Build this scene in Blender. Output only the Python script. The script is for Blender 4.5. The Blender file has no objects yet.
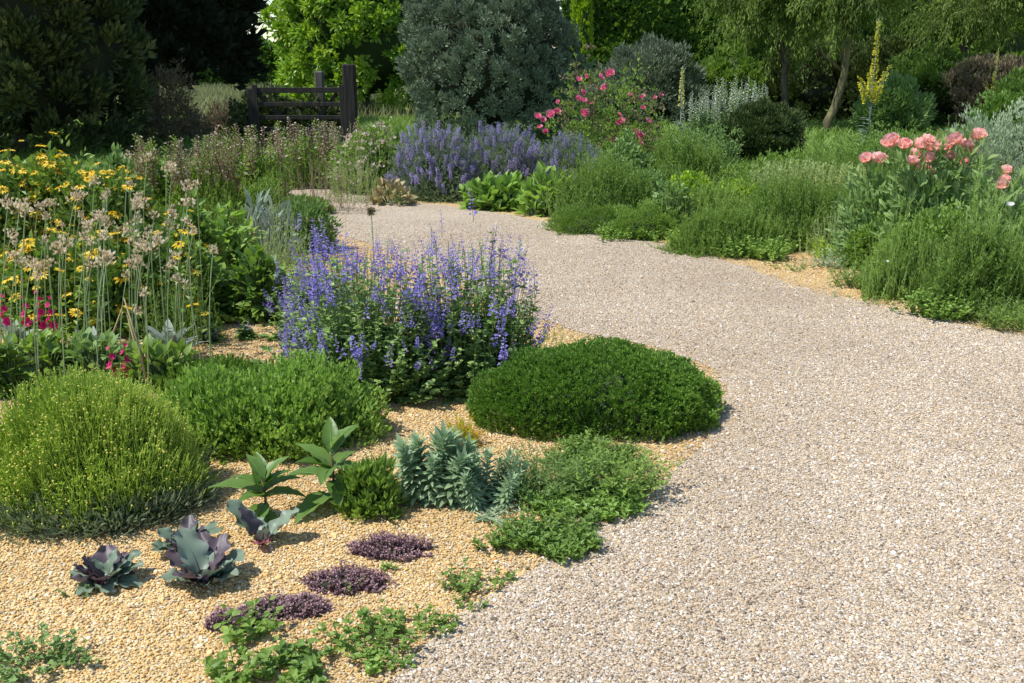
import bpy, math, random
import numpy as np
from mathutils import Matrix, Vector

random.seed(7)
S = bpy.context.scene
COL = S.collection
PI = math.pi

# ------------------------------------------------------------------ camera
CAM_H = 1.6
PITCH = math.atan(0.2865)
cp, sp = math.cos(PITCH), math.sin(PITCH)
cam_d = bpy.data.cameras.new('camera')
cam_d.sensor_width = 36.0
cam_d.lens = 36.0 * 1000 / 1024
cam_d.clip_start = 0.05
cam_d.clip_end = 2000
cam = bpy.data.objects.new('camera', cam_d)
COL.objects.link(cam)
cam.location = (0, 0, CAM_H)
cam.rotation_euler = (PI / 2 - PITCH, 0, 0)
S.camera = cam


def ground_at(px, py):
    u = (px - 512) / 1000.0
    v = (341.5 - py) / 1000.0
    dy, dz = cp + v * sp, -sp + v * cp
    t = CAM_H / max(-dz, 0.004)
    return t * u, t * dy


def depth(y, z=0.0):
    return y * cp + (CAM_H - z) * sp


def x_at(px, y, z=0.0):
    return (px - 512) / 1000.0 * depth(y, z)


def z_at(py, y):
    v = (341.5 - py) / 1000.0
    return CAM_H + y * (-sp + v * cp) / (cp + v * sp)


def site(px, base, wpx, top, ratio=0.8):
    """centre x, y, half width, half depth and height of a plant read off the photograph"""
    _, yf = ground_at(px, base)
    rx = wpx / 2 * depth(yf) / 1000
    ry = rx * ratio
    cy = yf + ry * 0.9
    h = max(0.03, z_at(top, cy))
    rx = wpx / 2 * depth(cy, h / 2) / 1000
    return x_at(px, cy, h / 2), cy, rx, rx * ratio, h


# ------------------------------------------------------------------ materials
MATS = {}


def nd(nt, t, **kw):
    n = nt.nodes.new(t)
    for k, v in kw.items():
        setattr(n, k, v)
    return n


def new_mat(name):
    m = bpy.data.materials.new(name)
    m.use_nodes = True
    nt = m.node_tree
    nt.nodes.clear()
    out = nd(nt, 'ShaderNodeOutputMaterial')
    MATS[name] = m
    return m, nt, out


def ramp(nt, cols, pos=None, interp='LINEAR'):
    r = nd(nt, 'ShaderNodeValToRGB')
    cr = r.color_ramp
    cr.interpolation = interp
    n = len(cols)
    pos = pos or [i / max(1, n - 1) for i in range(n)]
    while len(cr.elements) < n:
        cr.elements.new(0.5)
    for e, p, c in zip(cr.elements, pos, cols):
        e.position = p
        e.color = (*c, 1)
    return r


def leaf_mat(name, cols, trans=0.35, rough=0.55, patch=0.25, spec=0.35, pos=None, noise_scale=3.0):
    """leaf or petal: colour varies from leaf to leaf; some light passes through"""
    cols = [(r * 1.55 + g * .34, g * 1.75, b * 1.4 + g * .09) if (g > b * 1.25 and r < g * .8) else (r, g, b) for r, g, b in cols]
    m, nt, out = new_mat(name)
    a = nd(nt, 'ShaderNodeAttribute', attribute_name='v')
    oi = nd(nt, 'ShaderNodeObjectInfo')
    mx = nd(nt, 'ShaderNodeMath', operation='MULTIPLY_ADD')
    mx.inputs[1].default_value = 0.25
    nt.links.new(oi.outputs['Random'], mx.inputs[0])
    sc = nd(nt, 'ShaderNodeMath', operation='MULTIPLY_ADD')
    nt.links.new(a.outputs['Fac'], sc.inputs[0])
    sc.inputs[1].default_value = 0.75
    sc.inputs[2].default_value = 0.0
    nt.links.new(sc.outputs[0], mx.inputs[2])
    tc = nd(nt, 'ShaderNodeTexCoord')
    no = nd(nt, 'ShaderNodeTexNoise')
    no.inputs['Scale'].default_value = noise_scale
    no.inputs['Detail'].default_value = 2
    nt.links.new(tc.outputs['Object'], no.inputs['Vector'])
    pa = nd(nt, 'ShaderNodeMath', operation='MULTIPLY_ADD')
    nt.links.new(no.outputs['Fac'], pa.inputs[0])
    pa.inputs[1].default_value = patch * 2
    nt.links.new(mx.outputs[0], pa.inputs[2])
    sb = nd(nt, 'ShaderNodeMath', operation='SUBTRACT', use_clamp=True)
    nt.links.new(pa.outputs[0], sb.inputs[0])
    sb.inputs[1].default_value = patch
    r = ramp(nt, cols, pos)
    nt.links.new(sb.outputs[0], r.inputs[0])
    p = nd(nt, 'ShaderNodeBsdfPrincipled')
    p.inputs['Roughness'].default_value = rough
    p.inputs['Specular IOR Level'].default_value = spec
    nt.links.new(r.outputs[0], p.inputs['Base Color'])
    if trans > 0:
        tr = nd(nt, 'ShaderNodeBsdfTranslucent')
        hs = nd(nt, 'ShaderNodeHueSaturation')
        hs.inputs['Saturation'].default_value = 1.1
        hs.inputs['Value'].default_value = 1.3
        nt.links.new(r.outputs[0], hs.inputs['Color'])
        nt.links.new(hs.outputs[0], tr.inputs['Color'])
        mix = nd(nt, 'ShaderNodeMixShader')
        mix.inputs[0].default_value = trans
        nt.links.new(p.outputs[0], mix.inputs[1])
        nt.links.new(tr.outputs[0], mix.inputs[2])
        nt.links.new(mix.outputs[0], out.inputs['Surface'])
    else:
        nt.links.new(p.outputs[0], out.inputs['Surface'])
    return m


def gravel_mat(name, cols, pos, scale, tint):
    """loose small stones: each cell of the pattern is one stone of its own colour and height"""
    m, nt, out = new_mat(name)
    tc = nd(nt, 'ShaderNodeTexCoord')
    vo = nd(nt, 'ShaderNodeTexVoronoi', feature='F1')
    vo.inputs['Scale'].default_value = scale
    vo.inputs['Randomness'].default_value = 1.0
    nt.links.new(tc.outputs['Object'], vo.inputs['Vector'])
    sx = nd(nt, 'ShaderNodeSeparateColor')
    nt.links.new(vo.outputs['Color'], sx.inputs[0])
    r = ramp(nt, cols, pos)
    nt.links.new(sx.outputs[0], r.inputs[0])
    no = nd(nt, 'ShaderNodeTexNoise')
    no.inputs['Scale'].default_value = 1.3
    no.inputs['Detail'].default_value = 5
    nt.links.new(tc.outputs['Object'], no.inputs['Vector'])
    r2 = ramp(nt, [tint, (1, 1, 1)], [0.35, 0.65])
    nt.links.new(no.outputs['Fac'], r2.inputs[0])
    mu = nd(nt, 'ShaderNodeMix', data_type='RGBA', blend_type='MULTIPLY')
    mu.inputs[0].default_value = 1.0
    nt.links.new(r.outputs[0], mu.inputs[6])
    nt.links.new(r2.outputs[0], mu.inputs[7])
    bp = nd(nt, 'ShaderNodeBump')
    bp.inputs['Strength'].default_value = 0.9
    bp.inputs['Distance'].default_value = 0.006
    inv = nd(nt, 'ShaderNodeMath', operation='MULTIPLY_ADD')
    nt.links.new(vo.outputs['Distance'], inv.inputs[0])
    inv.inputs[1].default_value = -1.2
    nt.links.new(sx.outputs[1], inv.inputs[2])
    nt.links.new(inv.outputs[0], bp.inputs['Height'])
    p = nd(nt, 'ShaderNodeBsdfPrincipled')
    p.inputs['Roughness'].default_value = 0.85
    p.inputs['Specular IOR Level'].default_value = 0.25
    nt.links.new(mu.outputs[2], p.inputs['Base Color'])
    nt.links.new(bp.outputs[0], p.inputs['Normal'])
    nt.links.new(p.outputs[0], out.inputs['Surface'])
    return m


def stone_mat(name, cols, pos):
    m, nt, out = new_mat(name)
    a = nd(nt, 'ShaderNodeAttribute', attribute_name='v', attribute_type='INSTANCER')
    r = ramp(nt, cols, pos)
    nt.links.new(a.outputs['Fac'], r.inputs[0])
    tc = nd(nt, 'ShaderNodeTexCoord')
    no = nd(nt, 'ShaderNodeTexNoise')
    no.inputs['Scale'].default_value = 0.9
    no.inputs['Detail'].default_value = 4
    ge = nd(nt, 'ShaderNodeNewGeometry')
    nt.links.new(ge.outputs['Position'], no.inputs['Vector'])
    r2 = ramp(nt, [(.80, .77, .74), (1, 1, 1)], [.35, .6])
    nt.links.new(no.outputs['Fac'], r2.inputs[0])
    mu = nd(nt, 'ShaderNodeMix', data_type='RGBA', blend_type='MULTIPLY')
    mu.inputs[0].default_value = 1.0
    nt.links.new(r.outputs[0], mu.inputs[6])
    nt.links.new(r2.outputs[0], mu.inputs[7])
    p = nd(nt, 'ShaderNodeBsdfPrincipled')
    p.inputs['Roughness'].default_value = 0.75
    p.inputs['Specular IOR Level'].default_value = 0.3
    nt.links.new(mu.outputs[2], p.inputs['Base Color'])
    nt.links.new(p.outputs[0], out.inputs['Surface'])
    return m


def bark_mat(name, c1, c2, scale=14, stretch=0.15, rough=0.9):
    m, nt, out = new_mat(name)
    tc = nd(nt, 'ShaderNodeTexCoord')
    mp = nd(nt, 'ShaderNodeMapping')
    mp.inputs['Scale'].default_value = (1, 1, stretch)
    nt.links.new(tc.outputs['Object'], mp.inputs[0])
    no = nd(nt, 'ShaderNodeTexNoise')
    no.inputs['Scale'].default_value = scale
    no.inputs['Detail'].default_value = 8
    nt.links.new(mp.outputs[0], no.inputs['Vector'])
    r = ramp(nt, [c1, c2], [0.35, 0.68])
    nt.links.new(no.outputs['Fac'], r.inputs[0])
    bp = nd(nt, 'ShaderNodeBump')
    bp.inputs['Strength'].default_value = 0.7
    bp.inputs['Distance'].default_value = 0.02
    nt.links.new(no.outputs['Fac'], bp.inputs['Height'])
    p = nd(nt, 'ShaderNodeBsdfPrincipled')
    p.inputs['Roughness'].default_value = rough
    nt.links.new(r.outputs[0], p.inputs['Base Color'])
    nt.links.new(bp.outputs[0], p.inputs['Normal'])
    nt.links.new(p.outputs[0], out.inputs['Surface'])
    return m


# ------------------------------------------------------------------ mesh builder
def unit(a):
    a = np.asarray(a, float)
    return a / np.maximum(np.linalg.norm(a, axis=-1, keepdims=True), 1e-9)


class MB:
    """collects vertices and faces with numpy; v is a value per leaf that the material reads"""

    def __init__(self):
        self.V, self.A, self.F, self.n, self.mats = [], [], [], 0, []

    def mi(self, mat):
        if mat not in self.mats:
            self.mats.append(mat)
        return self.mats.index(mat)

    def raw(self, verts, faces, v, mat, smooth=False):
        """faces: list of (k, n) index arrays"""
        verts = np.asarray(verts, float).reshape(-1, 3)
        k = self.mi(mat)
        v = np.broadcast_to(np.asarray(v, float), (len(verts),))
        self.V.append(verts)
        self.A.append(v)
        for f in faces:
            f = np.asarray(f, int)
            if len(f):
                self.F.append((f + self.n, k, smooth))
        self.n += len(verts)

    def inst(self, tpl, pos, Y, N, scale, v, mat, smooth=False):
        """copies of one small leaf shape (x = width, y = length, z = face normal)"""
        tv, tf = tpl
        pos = np.asarray(pos, float)
        m = len(pos)
        if m == 0:
            return
        Y = unit(np.broadcast_to(Y, (m, 3)))
        N = np.broadcast_to(N, (m, 3))
        X = unit(np.cross(Y, N) + 1e-6)
        Z = np.cross(X, Y)
        scale = np.asarray(scale, float)
        if scale.ndim == 1:
            scale = np.repeat(scale[:, None], 3, 1) if len(scale) == m else np.broadcast_to(scale, (m, 3))
        elif scale.ndim == 0:
            scale = np.full((m, 3), float(scale))
        t = tv[None] * scale[:, None, :]
        w = t[..., 0:1] * X[:, None] + t[..., 1:2] * Y[:, None] + t[..., 2:3] * Z[:, None] + pos[:, None]
        k = len(tv)
        off = (np.arange(m) * k)[:, None, None]
        fs = [(f[None] + off).reshape(-1, f.shape[1]) for f in tf]
        self.raw(w.reshape(-1, 3), fs, np.repeat(np.broadcast_to(np.asarray(v, float), (m,)), k), mat, smooth)

    def stalks(self, P0, C, P1, r0, r1, v, mat, segs=3, sides=3):
        P0, C, P1 = (np.asarray(q, float) for q in (P0, C, P1))
        m = len(P0)
        if m == 0:
            return
        d = unit(P1 - P0)
        a = unit(np.cross(d, [0.31, 0.77, 0.1]))
        b = np.cross(d, a)
        r0 = np.broadcast_to(r0, (m,))
        r1 = np.broadcast_to(r1, (m,))
        rings = []
        for i in range(segs + 1):
            t = i / segs
            c = (1 - t) ** 2 * P0 + 2 * t * (1 - t) * C + t * t * P1
            r = (r0 * (1 - t) + r1 * t)[:, None]
            for s in range(sides):
                an = 2 * PI * s / sides
                rings.append(c + r * (math.cos(an) * a + math.sin(an) * b))
        W = np.stack(rings, 1)
        k = W.shape[1]
        fs = []
        for i in range(segs):
            for s in range(sides):
                s2 = (s + 1) % sides
                fs.append([i * sides + s, i * sides + s2, (i + 1) * sides + s2, (i + 1) * sides + s])
        fs = np.array(fs)
        off = (np.arange(m) * k)[:, None, None]
        self.raw(W.reshape(-1, 3), [(fs[None] + off).reshape(-1, 4)],
                 np.repeat(np.broadcast_to(np.asarray(v, float), (m,)), k), mat, sides > 3)

    def blades(self, P0, C, P1, w, v, mat, segs=4, rng=None, power=0.7, side=None):
        P0, C, P1 = (np.asarray(q, float) for q in (P0, C, P1))
        m = len(P0)
        if m == 0:
            return
        if side is None:
            an = rng.uniform(0, 2 * PI, m)
            side = np.stack([np.cos(an), np.sin(an), 0 * an], 1)
            d = unit(P1 - P0)
            side = unit(side - (side * d).sum(1, keepdims=True) * d * 0.8)
        w = np.broadcast_to(w, (m,))[:, None]
        rows = []
        for i in range(segs + 1):
            t = i / segs
            c = (1 - t) ** 2 * P0 + 2 * t * (1 - t) * C + t * t * P1
            ww = w * 0.5 * (0.45 + 0.55 * min(1, t * 3)) * max(0.04, (1 - t)) ** power
            rows += [c - side * ww, c + side * ww]
        W = np.stack(rows, 1)
        k = W.shape[1]
        fs = np.array([[2 * i, 2 * i + 1, 2 * i + 3, 2 * i + 2] for i in range(segs)])
        off = (np.arange(m) * k)[:, None, None]
        self.raw(W.reshape(-1, 3), [(fs[None] + off).reshape(-1, 4)],
                 np.repeat(np.broadcast_to(np.asarray(v, float), (m,)), k), mat, True)

    def tube(self, pts, radii, mat, sides=8, v=0.5, wob=0.0, rng=None):
        pts = np.asarray(pts, float)
        n = len(pts)
        tang = unit(np.gradient(pts, axis=0))
        rings = []
        for i in range(n):
            t = tang[i]
            a = unit(np.cross(t, [0.9, 0.1, 0.05] if abs(t[0]) < 0.8 else [0, 1, 0]))
            b = np.cross(t, a)
            for s in range(sides):
                an = 2 * PI * s / sides
                r = radii[i] * (1 + (wob * rng.uniform(-1, 1) if wob else 0))
                rings.append(pts[i] + r * (math.cos(an) * a + math.sin(an) * b))
        fs = []
        for i in range(n - 1):
            for s in range(sides):
                s2 = (s + 1) % sides
                fs.append([i * sides + s, i * sides + s2, (i + 1) * sides + s2, (i + 1) * sides + s])
        caps = [np.array([list(range(sides))[::-1]]), np.array([[(n - 1) * sides + s for s in range(sides)]])]
        self.raw(np.array(rings), [np.array(fs)] + caps, v, mat, True)

    def box(self, c, half, mat, rot=None, v=0.5, bev=0.0):
        h = np.asarray(half, float)
        b = min(bev, min(h) * 0.45)
        if b <= 0:
            vs = np.array([[x, y, z] for x in (-1, 1) for y in (-1, 1) for z in (-1, 1)]) * h
            fs = np.array([[0, 1, 3, 2], [4, 6, 7, 5], [0, 4, 5, 1], [2, 3, 7, 6], [0, 2, 6, 4], [1, 5, 7, 3]])
            faces = [fs]
        else:   # chamfered box from a convex hull
            import bmesh
            bm = bmesh.new()
            for x in (-1, 1):
                for y in (-1, 1):
                    for z in (-1, 1):
                        for k in range(3):
                            p = [x * (h[0] - b), y * (h[1] - b), z * (h[2] - b)]
                            p[k] = (x, y, z)[k] * h[k]
                            bm.verts.new(p)
            r = bmesh.ops.convex_hull(bm, input=bm.verts)
            bm.verts.index_update()
            vs = np.array([q.co[:] for q in bm.verts])
            faces = [np.array([[q.index for q in f.verts]]) for f in bm.faces]
            bm.free()
        if rot is not None:
            vs = vs @ np.asarray(rot.to_3x3()).T
        self.raw(vs + np.asarray(c), faces, v, mat)

    def add(self, other, mats4=None, dv=0.0):
        """a copy of another builder's content, moved by a 4x4 matrix"""
        V = np.concatenate(other.V)
        if mats4 is not None:
            V = V @ mats4[:3, :3].T + mats4[:3, 3]
        self.V.append(V)
        self.A.append(np.clip(np.concatenate(other.A) + dv, 0, 1))
        for f, k, s in other.F:
            self.F.append((f + self.n, self.mi(other.mats[k]), s))
        self.n += len(V)

    def mesh(self, name):
        me = bpy.data.meshes.new(name)
        V = np.concatenate(self.V).astype(np.float32)
        A = np.clip(np.concatenate(self.A), 0, 1).astype(np.float32)
        loops = np.concatenate([f.reshape(-1) for f, _, _ in self.F]).astype(np.int32)
        tot = np.concatenate([np.full(len(f), f.shape[1]) for f, _, _ in self.F]).astype(np.int32)
        mi = np.concatenate([np.full(len(f), k) for f, k, _ in self.F]).astype(np.int32)
        sm = np.concatenate([np.full(len(f), s) for f, _, s in self.F]).astype(bool)
        st = np.concatenate([[0], np.cumsum(tot)[:-1]]).astype(np.int32)
        me.vertices.add(len(V))
        me.vertices.foreach_set('co', V.reshape(-1))
        me.loops.add(len(loops))
        me.loops.foreach_set('vertex_index', loops)
        me.polygons.add(len(tot))
        me.polygons.foreach_set('loop_start', st)
        me.polygons.foreach_set('loop_total', tot)
        me.polygons.foreach_set('material_index', mi)
        me.polygons.foreach_set('use_smooth', sm)
        at = me.attributes.new('v', 'FLOAT', 'POINT')
        at.data.foreach_set('value', A)
        for m in self.mats:
            me.materials.append(MATS[m])
        me.update(calc_edges=True)
        return me

    def obj(self, name, parent=None, loc=None, mesh=None):
        o = bpy.data.objects.new(name, mesh or self.mesh(name))
        COL.objects.link(o)
        if parent is not None:
            o.parent = parent
        if loc is not None:
            o.location = loc
        return o


def tag(o, label, cat, group=None, kind=None):
    if label:
        o['label'] = label
    if cat:
        o['category'] = cat
    if group:
        o['group'] = group
    if kind:
        o['kind'] = kind
    return o


def thing(name, label, cat, loc, group=None, rz=0.0):
    o = bpy.data.objects.new(name, None)
    o.empty_display_size = 0.1
    COL.objects.link(o)
    o.location = loc
    o.rotation_euler = (0, 0, rz)
    return tag(o, label, cat, group)


def pose(pos, Y, scale, N=(0, 0, 1)):
    Y = Vector(Y).normalized()
    N = Vector(N)
    X = Y.cross(N)
    if X.length < 1e-4:
        X = Y.cross(Vector((1, 0.2, 0)))
    X.normalize()
    Z = X.cross(Y)
    M = Matrix((X, Y, Z)).transposed().to_4x4() @ Matrix.Scale(scale, 4)
    M.translation = Vector(pos)
    return M


def part_copies(parent, name, protos, places, cap=100, loc0=(0, 0, 0)):
    """places: (position, axis, scale, N); the protos grow along +y. The nearest `cap` are parts of
    their own, the rest one part marked as stuff."""
    P = Vector(parent.location)
    places = sorted(places, key=lambda q: (Vector(q[0]) + P).length)
    meshes = [p.mesh(name) for p in protos]
    rest = MB()
    for i, (pos, Y, sc, N) in enumerate(places):
        k = i % len(protos)
        M = pose(pos, Y, sc, N)
        if i < cap:
            o = bpy.data.objects.new(name, meshes[k])
            COL.objects.link(o)
            o.parent = parent
            o.matrix_local = M
        else:
            rest.add(protos[k], np.array(M), dv=random.uniform(-.15, .15))
    if rest.n:
        o = rest.obj(name, parent)
        o['kind'] = 'stuff'


# ------------------------------------------------------------------ leaf shapes
def leaf_tpl(w=0.5, fold=0.15, droop=0.1, widest=0.45):
    v = np.array([[0, 0, 0], [-w / 2, widest, fold], [0, 1, -droop], [w / 2, widest, fold]])
    return v, [np.array([[0, 2, 1], [0, 3, 2]])]


def leaf_fine(w=0.5, segs=5, fold=0.08, droop=0.3, power=1.0, wave=0.0, base=0.0, skew=0.8):
    """curved leaf blade with midrib crease; segs rows of three vertices"""
    vs, fs = [], []
    for i in range(segs + 1):
        t = i / segs
        ww = w / 2 * max(0.02, math.sin(PI * min(1, max(0, t ** skew))) ** power)
        if i == 0:
            ww = base
        z = -droop * t * t
        wv = wave * math.sin(i * 2.4)
        vs += [[-ww, t, z + fold * ww * 2 + wv], [0, t, z], [ww, t, z + fold * ww * 2 - wv]]
    for i in range(segs):
        a = i * 3
        fs += [[a, a + 1, a + 4, a + 3], [a + 1, a + 2, a + 5, a + 4]]
    return np.array(vs), [np.array(fs)]


def petal_tpl(w=1.0, segs=5, cup=.3, curl=-.35, wave=.05):
    """broad petal with a blunt rounded rim"""
    vs, fs = [], []
    for i in range(segs + 1):
        t = i / segs
        ww = w / 2 * max(.1, math.sin(.84 * PI * t ** .75)) ** .6
        z = -curl * t * t
        wv = wave * math.sin(i * 2.7)
        vs += [[-ww, t - .08 * (t > .9), z + cup * ww + wv], [-ww * .5, t, z + cup * ww * .2 - wv], [ww * .5, t, z + cup * ww * .2 + wv], [ww, t - .08 * (t > .9), z + cup * ww - wv]]
    for i in range(segs):
        a = i * 4
        fs += [[a + k, a + k + 1, a + k + 5, a + k + 4] for k in range(3)]
    return np.array(vs), [np.array(fs)]


L_SMALL = leaf_tpl(0.5)
L_NARROW = leaf_tpl(0.22, 0.05, 0.12)
L_ROUND = leaf_tpl(0.85, 0.12, 0.1, 0.5)
L_OVATE = leaf_fine(0.55, 4, 0.18, 0.25)
L_LANCE = leaf_fine(0.3, 5, 0.15, 0.35)


# ------------------------------------------------------------------ foliage distribution
def lumps(d, rng, amp, k=5, freq=3.0):
    r = np.ones(len(d))
    for i in range(k):
        w = rng.normal(size=3) * freq * (1 + 0.5 * i)
        r += amp / (1 + 0.4 * i) * np.sin(d @ w + rng.uniform(0, 6.3))
    return r


def dome(n, rx, ry, h, rng, amp=0.08, shell=0.25, freq=3.0, seed_l=1, lowz=-0.02, box=1.0, rag=0.05):
    """points near the skin of a lumpy dome standing on z = 0, with outward directions"""
    z = rng.uniform(lowz, 1, n)
    # more points on the sides of tall domes
    a = rng.uniform(0, 2 * PI, n)
    s = np.sqrt(np.maximum(0, 1 - z * z))
    d = np.stack([s * np.cos(a), s * np.sin(a), z], 1)
    lr = np.random.default_rng(seed_l)
    r = lumps(d, lr, amp, freq=freq) * (1 - shell * rng.uniform(0, 1, n) ** 1.7)
    r = r * (1 + rng.normal(0, rag, n))
    q = d.copy()
    if box != 1.0:
        q = np.sign(q) * np.abs(q) ** box
    p = q * r[:, None] * np.array([rx, ry, h])
    nrm = unit(d / np.array([rx, ry, h]))
    return p, nrm


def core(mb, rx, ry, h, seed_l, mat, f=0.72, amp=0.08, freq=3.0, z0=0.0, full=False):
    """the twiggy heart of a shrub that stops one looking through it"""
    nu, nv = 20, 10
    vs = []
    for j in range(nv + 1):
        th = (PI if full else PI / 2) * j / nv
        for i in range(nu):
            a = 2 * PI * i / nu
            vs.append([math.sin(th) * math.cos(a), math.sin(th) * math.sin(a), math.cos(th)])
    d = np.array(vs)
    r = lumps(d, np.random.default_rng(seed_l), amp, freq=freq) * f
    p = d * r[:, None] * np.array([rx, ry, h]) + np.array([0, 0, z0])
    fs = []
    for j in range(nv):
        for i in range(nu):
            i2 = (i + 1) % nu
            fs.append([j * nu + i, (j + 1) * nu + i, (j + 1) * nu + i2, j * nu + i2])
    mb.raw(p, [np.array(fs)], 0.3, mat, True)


def tufts(mb, cen, nrm, per, tpl, L, mat, rng, rad=0.6, up=0.4, out=0.7, jit=0.5, wscale=1.0, var=0.35, vjit=0.35, face=None):
    """a rosette or small spray of leaves round every centre"""
    n = len(cen)
    c = np.repeat(cen, per, 0)
    nn = np.repeat(nrm, per, 0)
    m = n * per
    j = unit(rng.normal(size=(m, 3)))
    Y = unit(nn * out + np.array([0, 0, up]) + j * jit)
    pos = c + j * (L * rad) * rng.uniform(0.1, 1, (m, 1))
    s = L * rng.uniform(1 - var, 1 + var, m)
    base = np.repeat(rng.uniform(0, 1, n), per)
    v = np.clip(base * (1 - vjit) + rng.uniform(0, 1, m) * vjit, 0, 1)
    N = nn + unit(rng.normal(size=(m, 3))) * 0.7 if face is None else np.array(face) + rng.normal(size=(m, 3)) * 0.5
    mb.inst(tpl, pos, Y, N, np.stack([s * wscale, s, s], 1), v, mat)
# ------------------------------------------------------------------ palette
G = leaf_mat
# evergreens and trees
G('conifer_dark', [(.012, .026, .008), (.026, .050, .016), (.075, .10, .032)], .12, .6, pos=[0, .6, 1])
G('conifer_shaded', [(.006, .012, .006), (.014, .026, .010)], .05, .7)  # the shade on this tree is put into its leaf colour
G('laurel', [(.05, .14, .012), (.12, .24, .022), (.24, .34, .04)], .38, .35, noise_scale=1.2)
G('blue_spruce', [(.035, .068, .044), (.09, .140, .095), (.17, .23, .16)], .12, .6, noise_scale=2)
G('hedge', [(.03, .085, .014), (.06, .145, .022), (.10, .20, .03)], .25, .5)
G('gold_leaf', [(.10, .20, .010), (.22, .34, .02)], .4, .5)
G('silver_leaf', [(.10, .14, .085), (.17, .21, .13), (.24, .27, .18)], .25, .6)
G('artemisia', [(.13, .20, .13), (.20, .28, .19), (.28, .35, .25)], .25, .6)
G('tamarisk', [(.040, .088, .012), (.085, .155, .022), (.16, .24, .04)], .35, .6, noise_scale=1.0)
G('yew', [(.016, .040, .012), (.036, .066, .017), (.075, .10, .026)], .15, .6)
G('brown_twig', [(.13, .10, .055), (.24, .18, .11), (.15, .17, .06)], .15, .8)
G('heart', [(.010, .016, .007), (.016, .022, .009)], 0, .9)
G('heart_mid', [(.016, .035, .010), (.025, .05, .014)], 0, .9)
# borders
G('mid_green', [(.042, .108, .018), (.085, .172, .027), (.15, .25, .045)], .35, .5)
G('fresh_green', [(.060, .145, .024), (.115, .225, .040), (.19, .32, .07)], .38, .45)
G('deep_green', [(.026, .075, .014), (.055, .125, .020), (.10, .18, .032)], .3, .5)
G('thyme_green', [(.022, .078, .010), (.052, .142, .018), (.11, .22, .032)], .3, .45)
G('lime', [(.12, .24, .012), (.22, .36, .015), (.34, .44, .02)], .4, .5)
G('grass', [(.055, .13, .022), (.10, .20, .035), (.17, .26, .06)], .35, .5)
G('pale_plume', [(.22, .30, .10), (.34, .42, .16), (.46, .50, .24)], .3, .6)
G('dry_grass', [(.16, .19, .07), (.26, .27, .11), (.36, .33, .17)], .3, .6)
G('soft_sage', [(.06, .135, .035), (.095, .185, .055), (.15, .24, .085)], .3, .55)
G('salvia_leaf', [(.06, .135, .035), (.12, .22, .065), (.22, .34, .13)], .35, .45)
G('nepeta_leaf', [(.07, .12, .07), (.11, .17, .10), (.16, .22, .13)], .3, .6)
G('santolina_stem', [(.13, .22, .032), (.21, .32, .05), (.32, .43, .09)], .35, .5)
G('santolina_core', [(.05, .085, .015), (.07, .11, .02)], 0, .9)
G('santolina_leaf', [(.12, .17, .08), (.20, .25, .14), (.30, .35, .22)], .25, .6)
G('euphorbia', [(.075, .15, .085), (.125, .215, .13), (.20, .30, .185)], .25, .5)
G('kale_leaf', [(.05, .09, .07), (.10, .155, .12), (.17, .18, .165)], .15, .45, pos=[0, .6, 1], noise_scale=5)
G('kale_purple', [(.07, .065, .07), (.12, .085, .10), (.20, .13, .16)], .2, .45, noise_scale=5)
G('kale_pink', [(.32, .08, .13), (.40, .14, .18)], .3, .5)
G('thyme_purple', [(.25, .13, .145), (.36, .22, .23), (.44, .31, .30)], .15, .6)
G('allium_stem', [(.12, .20, .10), (.18, .27, .15), (.25, .30, .16)], .15, .5)
G('straw', [(.32, .26, .11), (.42, .36, .18)], .15, .7)
G('capsule', [(.50, .37, .25), (.70, .60, .43), (.86, .81, .66)], .35, .6, patch=.1)
G('big_leaf', [(.030, .085, .016), (.052, .125, .024), (.08, .17, .04)], .35, .4)
G('grey_leaf', [(.16, .22, .17), (.24, .30, .24), (.32, .37, .30)], .25, .6)
G('tan_bract', [(.17, .13, .07), (.28, .22, .13), (.36, .30, .20)], .2, .8)
G('stem_green', [(.05, .10, .025), (.09, .15, .04)], .1, .6)
G('stem_red', [(.10, .05, .03), (.16, .08, .045)], .1, .6)
# petals
G('violet', [(.20, .16, .46), (.30, .25, .60), (.46, .41, .72)], .35, .5, patch=.1)
G('lavender', [(.24, .19, .38), (.34, .28, .50), (.45, .39, .60)], .35, .6, patch=.15)
G('yellow', [(.76, .44, .02), (.84, .57, .03), (.86, .68, .09)], .3, .5, patch=.1)
G('pale_yellow', [(.65, .60, .12), (.75, .70, .25)], .3, .5, patch=.1)
G('button_yellow', [(.50, .46, .06), (.66, .60, .14)], .2, .6, patch=.1)
G('mullein_yellow', [(.50, .46, .04), (.68, .60, .05), (.78, .70, .10)], .35, .5, patch=.1)
G('ochre', [(.30, .13, .02), (.42, .20, .03)], .1, .7)
G('magenta', [(.50, .012, .10), (.66, .02, .16), (.75, .07, .26)], .35, .5, patch=.1)
G('rose_pink', [(.68, .10, .24), (.80, .24, .37), (.86, .42, .50)], .35, .5, patch=.1)
G('poppy_pink', [(.89, .49, .43), (.93, .61, .55), (.95, .74, .68)], .5, .5, patch=.12)
G('white_petal', [(.55, .56, .50), (.80, .80, .76)], .3, .6, patch=.1)
G('blush', [(.55, .36, .28), (.68, .56, .46), (.78, .72, .64)], .35, .6, patch=.1)
bark_mat('bark', (.05, .04, .028), (.14, .11, .07))
bark_mat('mossy_bark', (.08, .075, .03), (.22, .19, .08))
bark_mat('old_timber', (.010, .008, .006), (.030, .025, .019), 20, .12)
bark_mat('grey_timber', (.07, .062, .05), (.15, .135, .11), 20, .12)

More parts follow.
